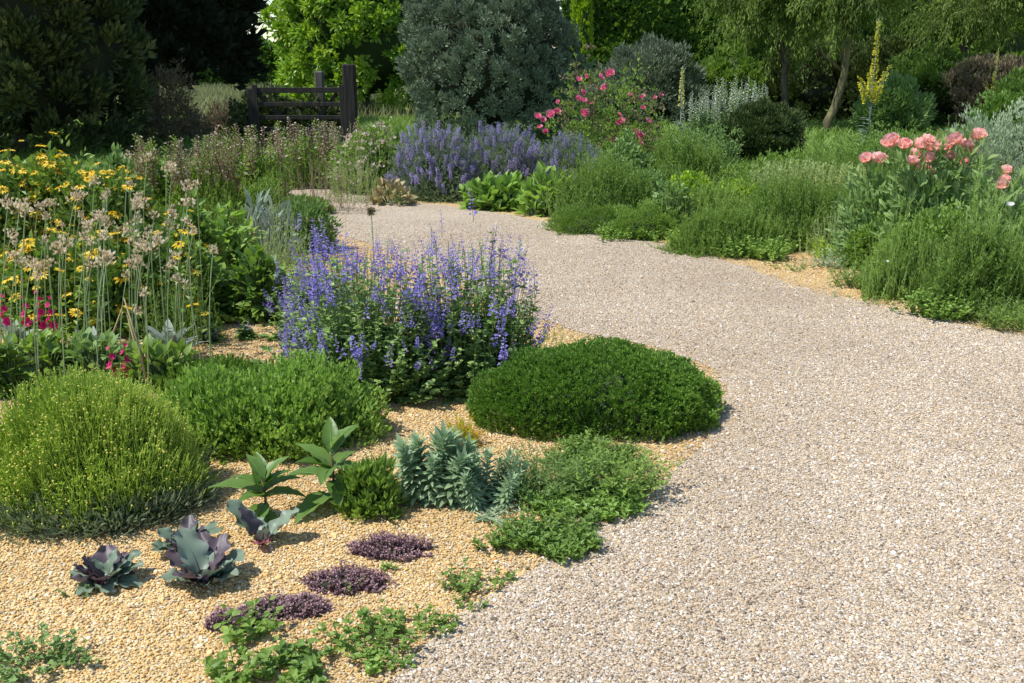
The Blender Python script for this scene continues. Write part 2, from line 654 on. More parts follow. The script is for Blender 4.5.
PATH = ([(.14, .11, .085), (.38, .285, .185), (.55, .435, .29), (.63, .455, .28), (.67, .555, .40), (.46, .385, .31), (.92, .86, .74)],
        [0, .12, .32, .5, .66, .82, 1])
BED = ([(.22, .14, .07), (.53, .35, .155), (.77, .54, .215), (.70, .41, .15), (.83, .64, .31), (.56, .44, .28), (.90, .80, .58)],
       [0, .10, .32, .52, .70, .86, 1])
gravel_mat('path_gravel', *PATH, 140, (.90, .87, .84))
gravel_mat('yellow_gravel', *BED, 135, (.84, .80, .74))
stone_mat('path_stone', *PATH)
stone_mat('bed_stone', *BED)

# ground beyond the beds: earth under rough grass
m, nt, out = new_mat('meadow')
tc = nd(nt, 'ShaderNodeTexCoord')
no = nd(nt, 'ShaderNodeTexNoise'); no.inputs['Scale'].default_value = 0.6; no.inputs['Detail'].default_value = 8
nt.links.new(tc.outputs['Object'], no.inputs['Vector'])
r = ramp(nt, [(.045, .075, .02), (.09, .13, .035), (.14, .15, .06)], [.3, .5, .7])
nt.links.new(no.outputs['Fac'], r.inputs[0])
no2 = nd(nt, 'ShaderNodeTexNoise'); no2.inputs['Scale'].default_value = 30
nt.links.new(tc.outputs['Object'], no2.inputs['Vector'])
bp = nd(nt, 'ShaderNodeBump'); bp.inputs['Distance'].default_value = .05
nt.links.new(no2.outputs['Fac'], bp.inputs['Height'])
p = nd(nt, 'ShaderNodeBsdfPrincipled'); p.inputs['Roughness'].default_value = .95
nt.links.new(r.outputs[0], p.inputs['Base Color']); nt.links.new(bp.outputs[0], p.inputs['Normal'])
nt.links.new(p.outputs[0], out.inputs[0])

# ------------------------------------------------------------------ light
SUN_TO = Vector((-0.52, -0.15, 0.85)).normalized()
elev = math.asin(SUN_TO.z)
w = bpy.data.worlds.new('World'); S.world = w; w.use_nodes = True
nt = w.node_tree; nt.nodes.clear()
sky = nt.nodes.new('ShaderNodeTexSky'); sky.sky_type = 'NISHITA'; sky.sun_disc = False; sky.dust_density = .15; sky.ozone_density = 2.0
sky.sun_elevation = elev
sky.sun_rotation = math.atan2(SUN_TO.x, SUN_TO.y)
bg = nt.nodes.new('ShaderNodeBackground'); bg.inputs['Strength'].default_value = 0.135
wo = nt.nodes.new('ShaderNodeOutputWorld')
nt.links.new(sky.outputs[0], bg.inputs[0]); nt.links.new(bg.outputs[0], wo.inputs[0])
sd = bpy.data.lights.new('sun', 'SUN'); sd.energy = 4.0; sd.angle = math.radians(.55); sd.color = (1, .98, .94)
so = bpy.data.objects.new('sun', sd); COL.objects.link(so)
so.rotation_euler = (-SUN_TO).to_track_quat('-Z', 'Y').to_euler()
so.location = (-5, 5, 12)
S.view_settings.view_transform = 'Standard'; S.view_settings.look = 'None'
S.view_settings.gamma = 1; S.view_settings.exposure = 0.48; S.view_settings.use_curve_mapping = False
S.render.engine = 'CYCLES'
S.cycles.use_denoising = True
S.cycles.max_bounces = 7; S.cycles.diffuse_bounces = 3; S.cycles.glossy_bounces = 2
S.cycles.transmission_bounces = 4; S.cycles.transparent_max_bounces = 4
S.render.use_persistent_data = False

# ------------------------------------------------------------------ ground sheets
def sheet(name, pts, z, mat, kind='structure', jag=0.0, step=0.12, rng=None):
    P = [Vector((x, y)) for x, y in pts]
    out_ = []
    for i in range(len(P)):
        a, b = P[i], P[(i + 1) % len(P)]
        n = max(1, int((b - a).length / step)) if max(abs(a.x), abs(b.x)) < 9 and min(a.y, b.y) < 14 and jag else 1
        for k in range(n):
            q = a.lerp(b, k / n)
            if k and jag:
                q = q + Vector((rng.normal(), rng.normal())) * jag
            out_.append((q.x, q.y, 0))
    me = bpy.data.meshes.new(name)
    me.from_pydata(out_, [], [list(range(len(out_)))])
    me.materials.append(MATS[mat]); me.update()
    o = bpy.data.objects.new(name, me); COL.objects.link(o); o.location = (0, 0, z)
    o['kind'] = kind
    return o


def smooth_poly(pp, it=2):
    for _ in range(it):
        q = []
        for i in range(len(pp)):
            a, b = pp[i], pp[(i + 1) % len(pp)]
            q += [(a[0] * .75 + b[0] * .25, a[1] * .75 + b[1] * .25), (a[0] * .25 + b[0] * .75, a[1] * .25 + b[1] * .75)]
        pp = q
    return pp


sheet('ground', [(-400, -40), (400, -40), (400, 900), (-400, 900)], 0, 'meadow')
sheet('gravel_bed', [(-16, -3), (16, -3), (14, 13.0), (2, 13.4), (-4, 13.0), (-14, 12.5)], .004, 'yellow_gravel')
path_px = [(395, 683), (430, 640), (500, 590), (562, 555), (640, 505), (705, 445), (735, 400), (715, 368), (650, 345),
           (560, 330), (470, 290), (380, 248), (300, 222), (262, 207), (255, 193), (300, 187), (350, 190), (400, 203), (465, 207), (565, 226), (620, 238),
           (680, 247), (745, 268), (800, 290), (880, 306), (960, 326), (1030, 338), (1300, 400)]
pg = [ground_at(*q) for q in path_px]
x0, y0 = pg[0]
PATHPOLY = smooth_poly([(x0 - .25, y0 - .5), (x0 - .6, 0.5), (x0 - .9, -2.8), (9, -2.8), (9, 4)][0:3] + [(9, -2.8), (9, 4.2)] + pg[::-1], 1)
rngS = np.random.default_rng(3)
sheet('gravel_path', PATHPOLY, .008, 'path_gravel', jag=.018, rng=rngS)
# the field behind the gate
sheet('field', [(-60, 19), (60, 19), (60, 200), (-60, 200)], .006, 'meadow')

def in_poly(x, y, poly):
    ins = np.zeros(len(x), bool)
    n = len(poly)
    for i in range(n):
        xa, ya = poly[i]; xb, yb = poly[(i + 1) % n]
        c = (ya > y) != (yb > y)
        with np.errstate(divide='ignore', invalid='ignore'):
            xi = (xb - xa) * (y - ya) / ((yb - ya) if yb != ya else 1e-9) + xa
        ins ^= c & (x < xi)
    return ins


def stones(name, label_mat, P, size, rng, flat=.6):
    me = bpy.data.meshes.new(name)
    me.vertices.add(len(P)); me.vertices.foreach_set('co', P.astype(np.float32).reshape(-1))
    for nm, ty, dat in (('v', 'FLOAT', rng.uniform(0, 1, len(P))),):
        a = me.attributes.new(nm, ty, 'POINT'); a.data.foreach_set('value', dat.astype(np.float32))
    a = me.attributes.new('rt', 'FLOAT_VECTOR', 'POINT')
    a.data.foreach_set('vector', (rng.uniform(-.5, .5, (len(P), 3)) * np.array([1, 1, 12.6])).astype(np.float32).reshape(-1))
    sc = size * rng.lognormal(0, .32, (len(P), 1)) * rng.uniform(.65, 1.35, (len(P), 3)) * np.array([1, 1, flat])
    a = me.attributes.new('sz', 'FLOAT_VECTOR', 'POINT')
    a.data.foreach_set('vector', sc.astype(np.float32).reshape(-1))
    o = bpy.data.objects.new(name, me); COL.objects.link(o)
    ng = bpy.data.node_groups.new(name, 'GeometryNodeTree')
    ng.interface.new_socket('Geometry', in_out='INPUT', socket_type='NodeSocketGeometry')
    ng.interface.new_socket('Geometry', in_out='OUTPUT', socket_type='NodeSocketGeometry')
    gi = ng.nodes.new('NodeGroupInput'); go = ng.nodes.new('NodeGroupOutput')
    m2p = ng.nodes.new('GeometryNodeMeshToPoints')
    ico = ng.nodes.new('GeometryNodeMeshIcoSphere'); ico.inputs['Radius'].default_value = 1; ico.inputs['Subdivisions'].default_value = 1
    sm = ng.nodes.new('GeometryNodeSetMaterial'); sm.inputs['Material'].default_value = MATS[label_mat]
    iop = ng.nodes.new('GeometryNodeInstanceOnPoints')
    na = ng.nodes.new('GeometryNodeInputNamedAttribute'); na.data_type = 'FLOAT_VECTOR'; na.inputs[0].default_value = 'rt'
    nb = ng.nodes.new('GeometryNodeInputNamedAttribute'); nb.data_type = 'FLOAT_VECTOR'; nb.inputs[0].default_value = 'sz'
    L = ng.links.new
    L(gi.outputs[0], m2p.inputs['Mesh']); L(m2p.outputs[0], iop.inputs['Points'])
    L(ico.outputs['Mesh'], sm.inputs['Geometry']); L(sm.outputs[0], iop.inputs['Instance'])
    L(na.outputs['Attribute'], iop.inputs['Rotation']); L(nb.outputs['Attribute'], iop.inputs['Scale'])
    L(iop.outputs[0], go.inputs[0])
    md = o.modifiers.new('scatter', 'NODES'); md.node_group = ng
    o['kind'] = 'stuff'
    return o


def scatter_ground():
    rng = np.random.default_rng(11)
    n = 920000
    y = np.sqrt(rng.uniform(2.1 ** 2, 10. ** 2, n))
    x = rng.uniform(-1, 1, n) * (0.535 * (y * .96 + .45) + .7)
    # thinner far away
    keep = rng.uniform(0, 1, n) < np.clip(1.25 - (y - 2.5) * .16, .04, 1)
    x, y = x[keep], y[keep]
    # stones from the path stray a little over the edge and the other way round
    k = rng.normal(0, .075, (2, len(x)))
    wob = .05 * np.sin(x * 9 + y * 5) + .04 * np.sin(y * 13 - x * 4)
    ins = in_poly(x + k[0] + wob, y + k[1], PATHPOLY)
    z = np.where(ins, .0095, .0065)
    P = np.stack([x, y, z], 1)
    stones('gravel', 'path_stone', P[ins], .0036, rng)
    stones('pebbles', 'bed_stone', P[~ins], .0036, rng)


scatter_ground()

# ------------------------------------------------------------------ plant styles
def R(seed):
    return np.random.default_rng(seed)


def shrub(name, label, cat, s, mat, n, per, L, seed, tpl=L_SMALL, amp=.09, freq=3., shell=.28, up=.4, out=.7, jit=.55,
          corem='heart_mid', coref=.68, group=None, vjit=.5, rad=.6, wscale=1.0, box=1.0, rag=.06, extra=None, lift=0.0):
    """a shrub or clump that is one mesh of leaves (and its twiggy heart)"""
    x, y, rx, ry, h = s
    rng = R(seed)
    mb = MB()
    if corem:
        core(mb, rx, ry, h - lift, seed, corem, coref, amp, freq, z0=lift)
    p, nr = dome(n, rx, ry, h - lift, rng, amp, shell, freq, seed, box=box, rag=rag)
    p[:, 2] += lift
    tufts(mb, p, nr, per, tpl, L, mat, rng, rad, up, out, jit, wscale, vjit=vjit)
    if extra:
        extra(mb, rng, rx, ry, h)
    o = mb.obj(name, None, (x, y, 0))
    return tag(o, label, cat, group)


def blade_clump(mb, rx, ry, h, n, w, mat, rng, splay=.5, droop=.25, base=.7, var=.3, segs=4):
    a = rng.uniform(0, 2 * PI, n); r = np.sqrt(rng.uniform(0, 1, n))
    bx, by = np.cos(a) * r, np.sin(a) * r
    P0 = np.stack([bx * rx * base, by * ry * base, 0 * a], 1)
    hh = h * rng.uniform(1 - var, 1, n) * (1 - .25 * r ** 2)
    o = np.stack([bx * rx * splay, by * ry * splay, hh], 1) + rng.normal(0, .12, (n, 3)) * np.array([h, h, 0])
    P1 = P0 + o
    C = P0 + o * np.array([.2, .2, .75])
    P1[:, 2] -= droop * h * rng.uniform(0, 1, n)
    P1[:, 2] = np.maximum(P1[:, 2], .01)
    mb.blades(P0, C, P1, w * rng.uniform(.7, 1.3, n), rng.uniform(0, 1, n), mat, segs, rng)
    return P1


def leafy_stems(mb, P0, P1, per, tpl, L, smat, lmat, rng, r=.003, up=.3, t0=.15, arch=.1, wscale=1., lenfall=.3):
    m = len(P0)
    C = (P0 + P1) / 2 + rng.normal(0, arch, (m, 3)) * np.linalg.norm(P1 - P0, axis=1)[:, None] * np.array([1, 1, .2])
    mb.stalks(P0, C, P1, r, r * .5, rng.uniform(0, 1, m), smat)
    t = rng.uniform(t0, 1, (m, per))
    tt = t.reshape(-1, 1)
    idx = np.repeat(np.arange(m), per)
    c = (1 - tt) ** 2 * P0[idx] + 2 * tt * (1 - tt) * C[idx] + tt * tt * P1[idx]
    a = rng.uniform(0, 2 * PI, len(c))
    d = np.stack([np.cos(a), np.sin(a), np.full(len(c), up) + rng.uniform(0, .5, len(c))], 1)
    s = L * rng.uniform(.7, 1.3, len(c)) * (1 - lenfall * tt[:, 0])
    base = np.repeat(rng.uniform(0, 1, m), per)
    mb.inst(tpl, c, d, np.array([0, 0, 1.]) + rng.normal(0, .35, (len(c), 3)), np.stack([s * wscale, s, s], 1),
            base * .5 + rng.uniform(0, .5, len(c)), lmat)
    return C


def feather(name, label, cat, s, mat, n, seed, h2=1.0, w=.004, hair=6, hl=.03, corem='heart_mid', group=None, tips=None, splay=.5, coref=.55, amp=.13, leafm=None, jit=.24):
    """a soft mass of fine upright stems, each set with thread-like leaves"""
    x, y, rx, ry, h = s
    rng = R(seed)
    mb = MB()
    if corem:
        core(mb, rx, ry, h, seed, corem, coref, .05)
    p, nr = dome(n, rx, ry, h, rng, amp, .35, 3., seed)
    p = p * (1 + rng.gamma(1.2, .045, (n, 1)))
    esc = rng.uniform(0, 1, n) < .07
    p = np.where(esc[:, None], p * np.array([1.08, 1.08, 1]) * rng.uniform(1, 1.22, (n, 1)), p)
    L = h * rng.uniform(.22, .42, n) * h2
    d = unit(nr * splay + np.array([0, 0, 1.]) + rng.normal(0, jit, (n, 3)))
    P0 = p - d * L[:, None]
    P0[:, 2] = np.maximum(P0[:, 2], 0)
    leafy_stems(mb, P0, p, hair, L_NARROW, hl, mat, leafm or mat, rng, r=w / 2, up=.8, t0=.05, arch=.05)
    if tips:
        sel = rng.uniform(0, 1, n) < tips[1]
        q = p[sel]
        mb.inst(leaf_tpl(.8), q, unit(rng.normal(size=(len(q), 3)) + np.array([0, 0, .5])), rng.normal(size=(len(q), 3)) + np.array([0, 0, 1.]),
                tips[2] * rng.uniform(.7, 1.3, len(q)), rng.uniform(0, 1, len(q)), tips[0])
    o = mb.obj(name, None, (x, y, 0))
    return tag(o, label, cat, group)


# flower heads, all growing along +y ---------------------------------------------
def ring_pos(n, rng, y, r):
    a = np.arange(n) * 2.4 + rng.uniform(0, 6)
    return a, np.stack([np.cos(a) * r, np.full(n, y) if np.isscalar(y) else y, np.sin(a) * r], 1)


def spike(rng, n, r0, r1, L, W, mat, smat, stem=.25, tipfall=.5, thin=.006, pw=.8, drop=.2, gap=0.0, outw=1.0):
    """unit-length flower spike: stem, then florets that get smaller to the tip"""
    mb = MB()
    mb.stalks([[0, 0, 0]], [[.03, .5, .02]], [[0, 1, 0]], [thin], [thin * .5], [.5], smat, 4)
    y = np.linspace(stem, 1, n)
    if gap:
        y = stem + (1 - stem) * (np.floor((y - stem) / (1 - stem) / gap) * gap) + rng.uniform(0, gap * .35, n)
        y = np.minimum(y, 1.0)
    t = (y - stem) / (1 - stem)
    r = (r0 * (1 - t) + r1 * t)
    a = np.arange(n) * 2.4 + rng.uniform(-.3, .3, n)
    c = np.stack([np.cos(a) * r * .35, y, np.sin(a) * r * .35], 1)
    d = unit(np.stack([np.cos(a) * outw, np.full(n, .45) + rng.uniform(-.3, .3, n) - drop, np.sin(a) * outw], 1))
    s = (1 - tipfall * t) * rng.uniform(.75, 1.25, n)
    Nn = rng.normal(size=(n, 3)) * .5 + np.array([0, 1., 0])
    mb.inst(leaf_tpl(pw, .2, .2), c, d, Nn, np.stack([W * s, L * s, L * s], 1), rng.uniform(0, 1, n), mat)
    return mb


def daisy(rng, petals=11, mat='yellow', eye='ochre', size=.03):
    mb = MB()
    mb.stalks([[0, -.12, 0]], [[.004, -.06, 0]], [[0, 0, 0]], [.0018], [.0018], [.4], 'stem_green', 2)
    a = np.arange(petals) * 2 * PI / petals
    d = np.stack([np.cos(a), np.full(petals, -.05) + rng.uniform(-.2, .1, petals), np.sin(a)], 1)
    s = size * rng.uniform(.85, 1.15, petals)
    mb.inst(leaf_tpl(.42, .05, .12, .6), d * size * .15, d, [0, 1, 0], np.stack([s, s, s], 1), rng.uniform(.2, 1, petals), mat)
    a = rng.uniform(0, 6.28, 26); r = np.sqrt(rng.uniform(0, 1, 26)) * size * .22
    c = np.stack([np.cos(a) * r, size * .12 * (1 - (r / size / .34) ** 2), np.sin(a) * r], 1)
    mb.inst(leaf_tpl(.6), c, np.array([0, 1., 0]) + rng.normal(0, .4, (26, 3)), rng.normal(size=(26, 3)), np.full((26, 3), size * .22), rng.uniform(0, 1, 26), eye)
    return mb


def ruffled(rng, mat, rings=((7, .9, .45), (7, 1., 1.0), (6, .95, 1.7), (5, .8, 3.0)), size=.06, stem=.25):
    """a double bloom: rings of broad wavy petals"""
    mb = MB()
    if stem:
        mb.stalks([[0, -stem, 0]], [[.01, -stem / 2, .01]], [[0, 0, 0]], [.003], [.003], [.5], 'stem_green', 3, 4)
    for n, r, u in rings:
        a = np.arange(n) * 2 * PI / n + rng.uniform(0, 6)
        d = np.stack([np.cos(a), np.full(n, u) + rng.uniform(-.15, .15, n), np.sin(a)], 1)
        s = size * r * rng.uniform(.88, 1.12, n)
        tpl = petal_tpl()
        mb.inst(tpl, d * np.array([.05, .02, .05]) * size, d, np.array([0, 1., 0]) - d * .2, np.stack([s, s, s], 1), rng.uniform(0, 1, n), mat, True)
    return mb


def button(size, mat):
    rng = R(5)
    mb = MB()
    a = np.arange(6) * PI / 3
    ring = lambda r, y: np.stack([np.cos(a) * r, np.full(6, y), np.sin(a) * r], 1)
    vs = np.concatenate([[[0, -.3, 0]], ring(.8, 0), ring(.7, .5), [[0, .75, 0]]]) * size
    f = []
    for i in range(6):
        j = (i + 1) % 6
        f += [[1 + i, 1 + j, 7 + j, 7 + i]]
    tri = [[0, 1 + (i + 1) % 6, 1 + i] for i in range(6)] + [[13, 7 + i, 7 + (i + 1) % 6] for i in range(6)]
    mb.raw(vs, [np.array(f), np.array(tri)], rng.uniform(0, 1, 14), mat, True)
    return mb
# ------------------------------------------------------------------ background trees and shrubs
def limb(mb, a, b, r0, r1, rng, mat, n=7, wob=.06, sides=8):
    a, b = np.array(a, float), np.array(b, float)
    L = np.linalg.norm(b - a)
    pts = [a + (b - a) * t + rng.normal(0, wob * L * (0 if t in (0, 1) else 1) * .5, 3) for t in np.linspace(0, 1, n)]
    rad = [r0 + (r1 - r0) * t for t in np.linspace(0, 1, n)]
    mb.tube(pts, rad, mat, sides, .5, .08, rng)
    return np.array(pts)


def evergreen(name, label, cat, x, y, rx, ry, h, mat, n, per, L, seed, tpl=L_SMALL, z0=.1, tr=.12, amp=.07, freq=4., shell=.22,
              up=.5, out=.7, jit=.5, corem='heart', coref=.8, vjit=.35, limbs=5, clump=0, wscale=1., rad=.6, group=None, full=.35):
    """a tree or big shrub: tapered trunk with limbs, and a crown of leaf sprays round it"""
    rng = R(seed)
    t = thing(name, label, cat, (x, y, 0), group)
    mb = MB()
    limb(mb, (0, 0, -.05), (rng.normal(0, .1), rng.normal(0, .1), h * .8), tr, tr * .25, rng, 'bark', 9, .02)
    for i in range(limbs):
        a = 2 * PI * i / limbs + rng.uniform(-.4, .4)
        zb = h * rng.uniform(.12, .5)
        limb(mb, (0, 0, zb), (math.cos(a) * rx * .7, math.sin(a) * ry * .7, zb + h * rng.uniform(.1, .25)), tr * .4, tr * .1, rng, 'bark', 6)
    mb.obj('trunk', t)
    mb = MB()
    hc = h - z0
    d = rng.normal(size=(n, 3)); d = unit(d)
    lo = -full
    d[:, 2] = np.where(d[:, 2] < lo, np.abs(d[:, 2]), d[:, 2])
    r = lumps(d, np.random.default_rng(seed), amp, freq=freq)
    # an ellipsoid whose widest part is a third of the way up
    cz = z0 + hc * .38
    sz = np.where(d[:, 2] > 0, hc * .62, hc * .42 / max(full, .38) * 1.0)
    rr = r * (1 - shell * rng.uniform(0, 1, n) ** 1.6)
    p = np.stack([d[:, 0] * rx * rr, d[:, 1] * ry * rr, cz + d[:, 2] * sz * rr], 1)
    p[:, 2] = np.maximum(p[:, 2], z0)
    nr = unit(d / np.array([rx, ry, hc * .6]))
    if clump:
        # bunch the sprays round fewer centres so that light and dark clumps show
        k = clump
        cid = rng.integers(0, n, k)
        cc = p[cid]
        d2 = ((p[:, None, :] - cc[None]) ** 2).sum(2) if n * k < 3e7 else None
        if d2 is not None:
            j = d2.argmin(1)
            out_ = p - cc[j]
            dist = np.linalg.norm(out_, axis=1)
            sc = np.median(dist) * 1.6
            p = cc[j] + out_ * (.55 + .25 * rng.uniform(0, 1, (n, 1))) + nr * (sc * .45 * (1 - np.minimum(1, dist / sc)))[:, None]
            nr = unit(nr * .6 + unit(p - (cc[j] - nr[cid][j] * sc * .5)) * .9)
    tufts(mb, p, nr, per, tpl, L, mat, rng, rad, up, out, jit, wscale, vjit=vjit)
    mb.obj('crown', t)
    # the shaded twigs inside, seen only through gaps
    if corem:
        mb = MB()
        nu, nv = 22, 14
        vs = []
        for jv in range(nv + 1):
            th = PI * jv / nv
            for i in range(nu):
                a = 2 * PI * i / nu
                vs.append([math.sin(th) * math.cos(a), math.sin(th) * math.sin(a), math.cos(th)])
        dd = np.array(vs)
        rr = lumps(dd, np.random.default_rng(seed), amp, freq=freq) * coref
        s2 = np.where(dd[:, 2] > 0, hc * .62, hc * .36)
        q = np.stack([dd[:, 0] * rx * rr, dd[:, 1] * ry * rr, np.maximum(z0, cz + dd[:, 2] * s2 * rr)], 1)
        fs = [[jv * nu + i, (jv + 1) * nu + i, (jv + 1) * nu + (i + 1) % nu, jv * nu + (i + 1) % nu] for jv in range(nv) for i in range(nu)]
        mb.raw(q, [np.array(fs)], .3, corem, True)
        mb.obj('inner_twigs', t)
    return t


# big dark conifer on the left
x = x_at(50, 16)
evergreen('conifer', 'large dark green conifer at the left edge behind the yellow flowers', 'conifer', x_at(18, 16.2), 16.4, 1.95, 1.9, 4.4, 'conifer_dark',
          6200, 12, .13, 21, L_NARROW, z0=.05, clump=260, wscale=2.0, amp=.08, rad=.9, vjit=.3, jit=.4)
evergreen('conifer', 'conifer coloured almost black as in shade, leaning over towards the timber gate', 'conifer', x_at(145, 21, 1.5), 21.5, 2.0, 2.2, 5.6, 'conifer_shaded',
          4200, 12, .2, 22, L_NARROW, z0=1.05, clump=200, wscale=2.2, amp=.05, rad=.9)
evergreen('laurel_tree', 'bright yellow green laurel tree behind the timber gate', 'tree', x_at(364, 27, 1.5), 27.5, 2.4, 2.3, 5.2, 'laurel',
          6500, 9, .13, 23, L_OVATE, z0=.25, clump=300, rad=1., amp=.05, corem='heart_mid', coref=.78, wscale=.9, jit=.7, up=.1)
evergreen('blue_spruce', 'rounded dense blue grey spruce behind the lavender coloured flowers', 'spruce', x_at(491, 17.6, 1.2), 18.0, 1.5, 1.4, 3.1, 'blue_spruce',
          8500, 14, .055, 24, L_NARROW, z0=.18, clump=430, wscale=2.0, rad=1.1, amp=.06, jit=.7, coref=.74, vjit=.3, full=.5)

# clipped hedge across the back
def hedge(name, label, x0, x1, y, dpt, h, mat, n, per, L, seed, tpl=L_ROUND):
    rng = R(seed)
    mb = MB()
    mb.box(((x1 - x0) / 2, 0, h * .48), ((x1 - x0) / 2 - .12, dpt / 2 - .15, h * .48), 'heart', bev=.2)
    k = int(n * .75)
    xx = rng.uniform(0, x1 - x0, n)
    zz = np.where(np.arange(n) < k, rng.uniform(0, h, n), h)
    yy = np.where(np.arange(n) < k, -dpt / 2, rng.uniform(-dpt / 2, dpt / 2, n))
    bump = .10 * np.sin(xx * 2.3 + 1.3 * np.sin(zz * 1.7)) + .06 * np.sin(zz * 3.1 + xx)
    yy = yy + np.where(np.arange(n) < k, bump - rng.uniform(0, .1, n), 0)
    zz = zz + np.where(np.arange(n) >= k, bump * .8, 0)
    p = np.stack([xx, yy, zz], 1)
    nr = np.where((np.arange(n) < k)[:, None], np.array([0, -1., .25]), np.array([0, 0, 1.]))
    tufts(mb, p, nr + rng.normal(0, .3, (n, 3)), per, tpl, L, mat, rng, .8, .3, .7, .6)
    o = mb.obj(name, None, (x0, y, 0))
    return tag(o, label, 'hedge')


hedge('hedge', 'tall clipped dark green hedge closing the garden behind the shrubs', x_at(560, 31, 1.5), 22, 31.5, 1.6, 4.6, 'hedge', 15000, 5, .15, 31)
hedge('hedge', 'distant dark field hedge beyond the laurel tree', -26, x_at(548, 44, 1.5), 46, 1.8, 1.9, 'hedge', 5000, 6, .25, 32)
evergreen('golden_cypress', 'narrow golden green cypress column between spruce and hedge', 'cypress', x_at(582, 29, 1.5), 29.2, .26, .26, 4.6, 'gold_leaf',
          900, 8, .1, 33, z0=.3, corem='heart_mid', clump=0, limbs=3, tr=.05, up=1.2)
evergreen('silver_shrub', 'loose silvery green shrub in front of the tall hedge', 'shrub', x_at(650, 23.5, .7), 23.8, 1.15, 1.0, 1.72, 'silver_leaf',
          1500, 9, .1, 34, L_NARROW, z0=.05, corem='heart_mid', coref=.7, clump=110, wscale=1.8, tr=.05, amp=.12, rad=1.3)
evergreen('shrub', 'grey leaved shrub half hidden behind the pink roses', 'shrub', x_at(612, 22, .4), 22.2, .75, .7, .95, 'silver_leaf',
          800, 8, .08, 35, z0=.03, corem='heart_mid', clump=60, tr=.03, wscale=1.2)
evergreen('shrub', 'mid green shrub to the right of the silvery shrub', 'shrub', x_at(725, 25, .7), 25, 1.15, 1., 1.55, 'mid_green',
          1800, 8, .11, 36, z0=.03, corem='heart_mid', clump=130, tr=.05, wscale=1., amp=.12)

# light feathery trees on the right
def airy_tree(name, label, x, y, lean, h, rx, ry, zc, seed, mat='tamarisk', bark='mossy_bark', nb=260, tr=.085, droop=.7, L=.10, fork=True):
    rng = R(seed)
    t = thing(name, label, 'tree', (x, y, 0))
    mb = MB()
    top = np.array([lean, rng.normal(0, .1), h * .62])
    tp = limb(mb, (0, 0, -.05), top, tr, tr * .45, rng, bark, 10, .05)
    ends = []
    for i in range(9):
        a = 2 * PI * i / 9 + rng.uniform(-.3, .3)
        b = tp[rng.integers(4, 10)]
        e = np.array([lean + math.cos(a) * rx * rng.uniform(.4, .8), math.sin(a) * ry * rng.uniform(.4, .8), zc + (h - zc) * rng.uniform(.3, .9)])
        q = limb(mb, b, e, tr * .38, tr * .1, rng, bark, 7, .1, 6)
        ends.append(q)
    mb.obj('trunk', t)
    mb = MB()
    Q = np.concatenate([q[2:] for q in ends])
    st = Q[rng.integers(0, len(Q), nb)] + rng.normal(0, .12, (nb, 3))
    d = rng.normal(size=(nb, 3)); d[:, 2] = np.abs(d[:, 2]) * .4; d = unit(d)
    ln = rng.uniform(.5, 1.3, nb)[:, None]
    e = st + d * ln * np.array([rx * .6, ry * .6, 1.0])
    c = st + d * ln * np.array([rx * .35, ry * .35, 1.3])
    e[:, 2] -= droop * ln[:, 0] * rng.uniform(.5, 1.3, nb)
    per = 95
    mb.stalks(st, c, e, .008, .003, .4, bark, 4)
    tt = rng.uniform(.1, 1, (nb * per, 1))
    i = np.repeat(np.arange(nb), per)
    pos = (1 - tt) ** 2 * st[i] + 2 * tt * (1 - tt) * c[i] + tt * tt * e[i] + rng.normal(0, .06, (nb * per, 3))
    dr = unit(e - c)[i] + rng.normal(0, .5, (nb * per, 3)) + np.array([0, 0, -.35])
    s = L * rng.uniform(.6, 1.4, nb * per)
    base = np.repeat(rng.uniform(0, 1, nb), per)
    mb.inst(L_NARROW, pos, dr, rng.normal(size=(nb * per, 3)), np.stack([s * 1.0, s, s], 1), base * .6 + rng.uniform(0, .4, nb * per), mat)
    mb.obj('crown', t)
    return t


airy_tree('feathery_tree', 'feathery olive green tree with a dark bowed trunk left of the yellow spire', x_at(800, 21), 21.6, -.55, 4.4, 1.45, 1.2, 2.0, 41, bark='bark', nb=330)
airy_tree('feathery_tree', 'feathery tree with a mossy sunlit trunk just left of the yellow spire', x_at(840, 20), 20.6, .22, 4.9, 1.3, 1.2, 2.5, 42, nb=260, tr=.10)
airy_tree('feathery_tree', 'feathery olive tree at the right edge behind the small yellow spire', x_at(965, 22.5), 23, .2, 4.6, 1.9, 1.4, 1.3, 43, bark='bark', nb=420)
evergreen('tree', 'bright leafed tree showing at the top right corner', 'tree', x_at(1030, 27, 2), 27.5, 1.6, 1.5, 4.6, 'mid_green',
          2600, 9, .14, 44, L_ROUND, z0=.4, corem='heart_mid', clump=200)
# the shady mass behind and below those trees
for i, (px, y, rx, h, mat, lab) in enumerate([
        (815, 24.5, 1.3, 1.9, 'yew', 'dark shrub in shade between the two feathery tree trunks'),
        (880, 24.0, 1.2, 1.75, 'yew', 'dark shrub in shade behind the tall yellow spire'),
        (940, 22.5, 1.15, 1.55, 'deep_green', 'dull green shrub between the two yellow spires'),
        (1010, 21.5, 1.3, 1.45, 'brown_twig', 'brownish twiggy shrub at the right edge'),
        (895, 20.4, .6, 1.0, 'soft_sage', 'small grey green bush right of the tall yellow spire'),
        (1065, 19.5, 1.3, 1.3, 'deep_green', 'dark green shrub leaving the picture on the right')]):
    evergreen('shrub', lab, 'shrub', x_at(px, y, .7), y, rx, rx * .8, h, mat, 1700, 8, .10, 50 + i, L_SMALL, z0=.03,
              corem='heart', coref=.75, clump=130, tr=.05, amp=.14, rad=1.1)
evergreen('yew_bush', 'spreading very dark bush in front of the white spikes', 'bush', x_at(762, 14.9, .4), 15.0, .60, .5, .86, 'yew',
          2400, 9, .07, 57, L_NARROW, z0=.02, corem='heart', coref=.8, clump=150, tr=.04, wscale=1.6, amp=.1)
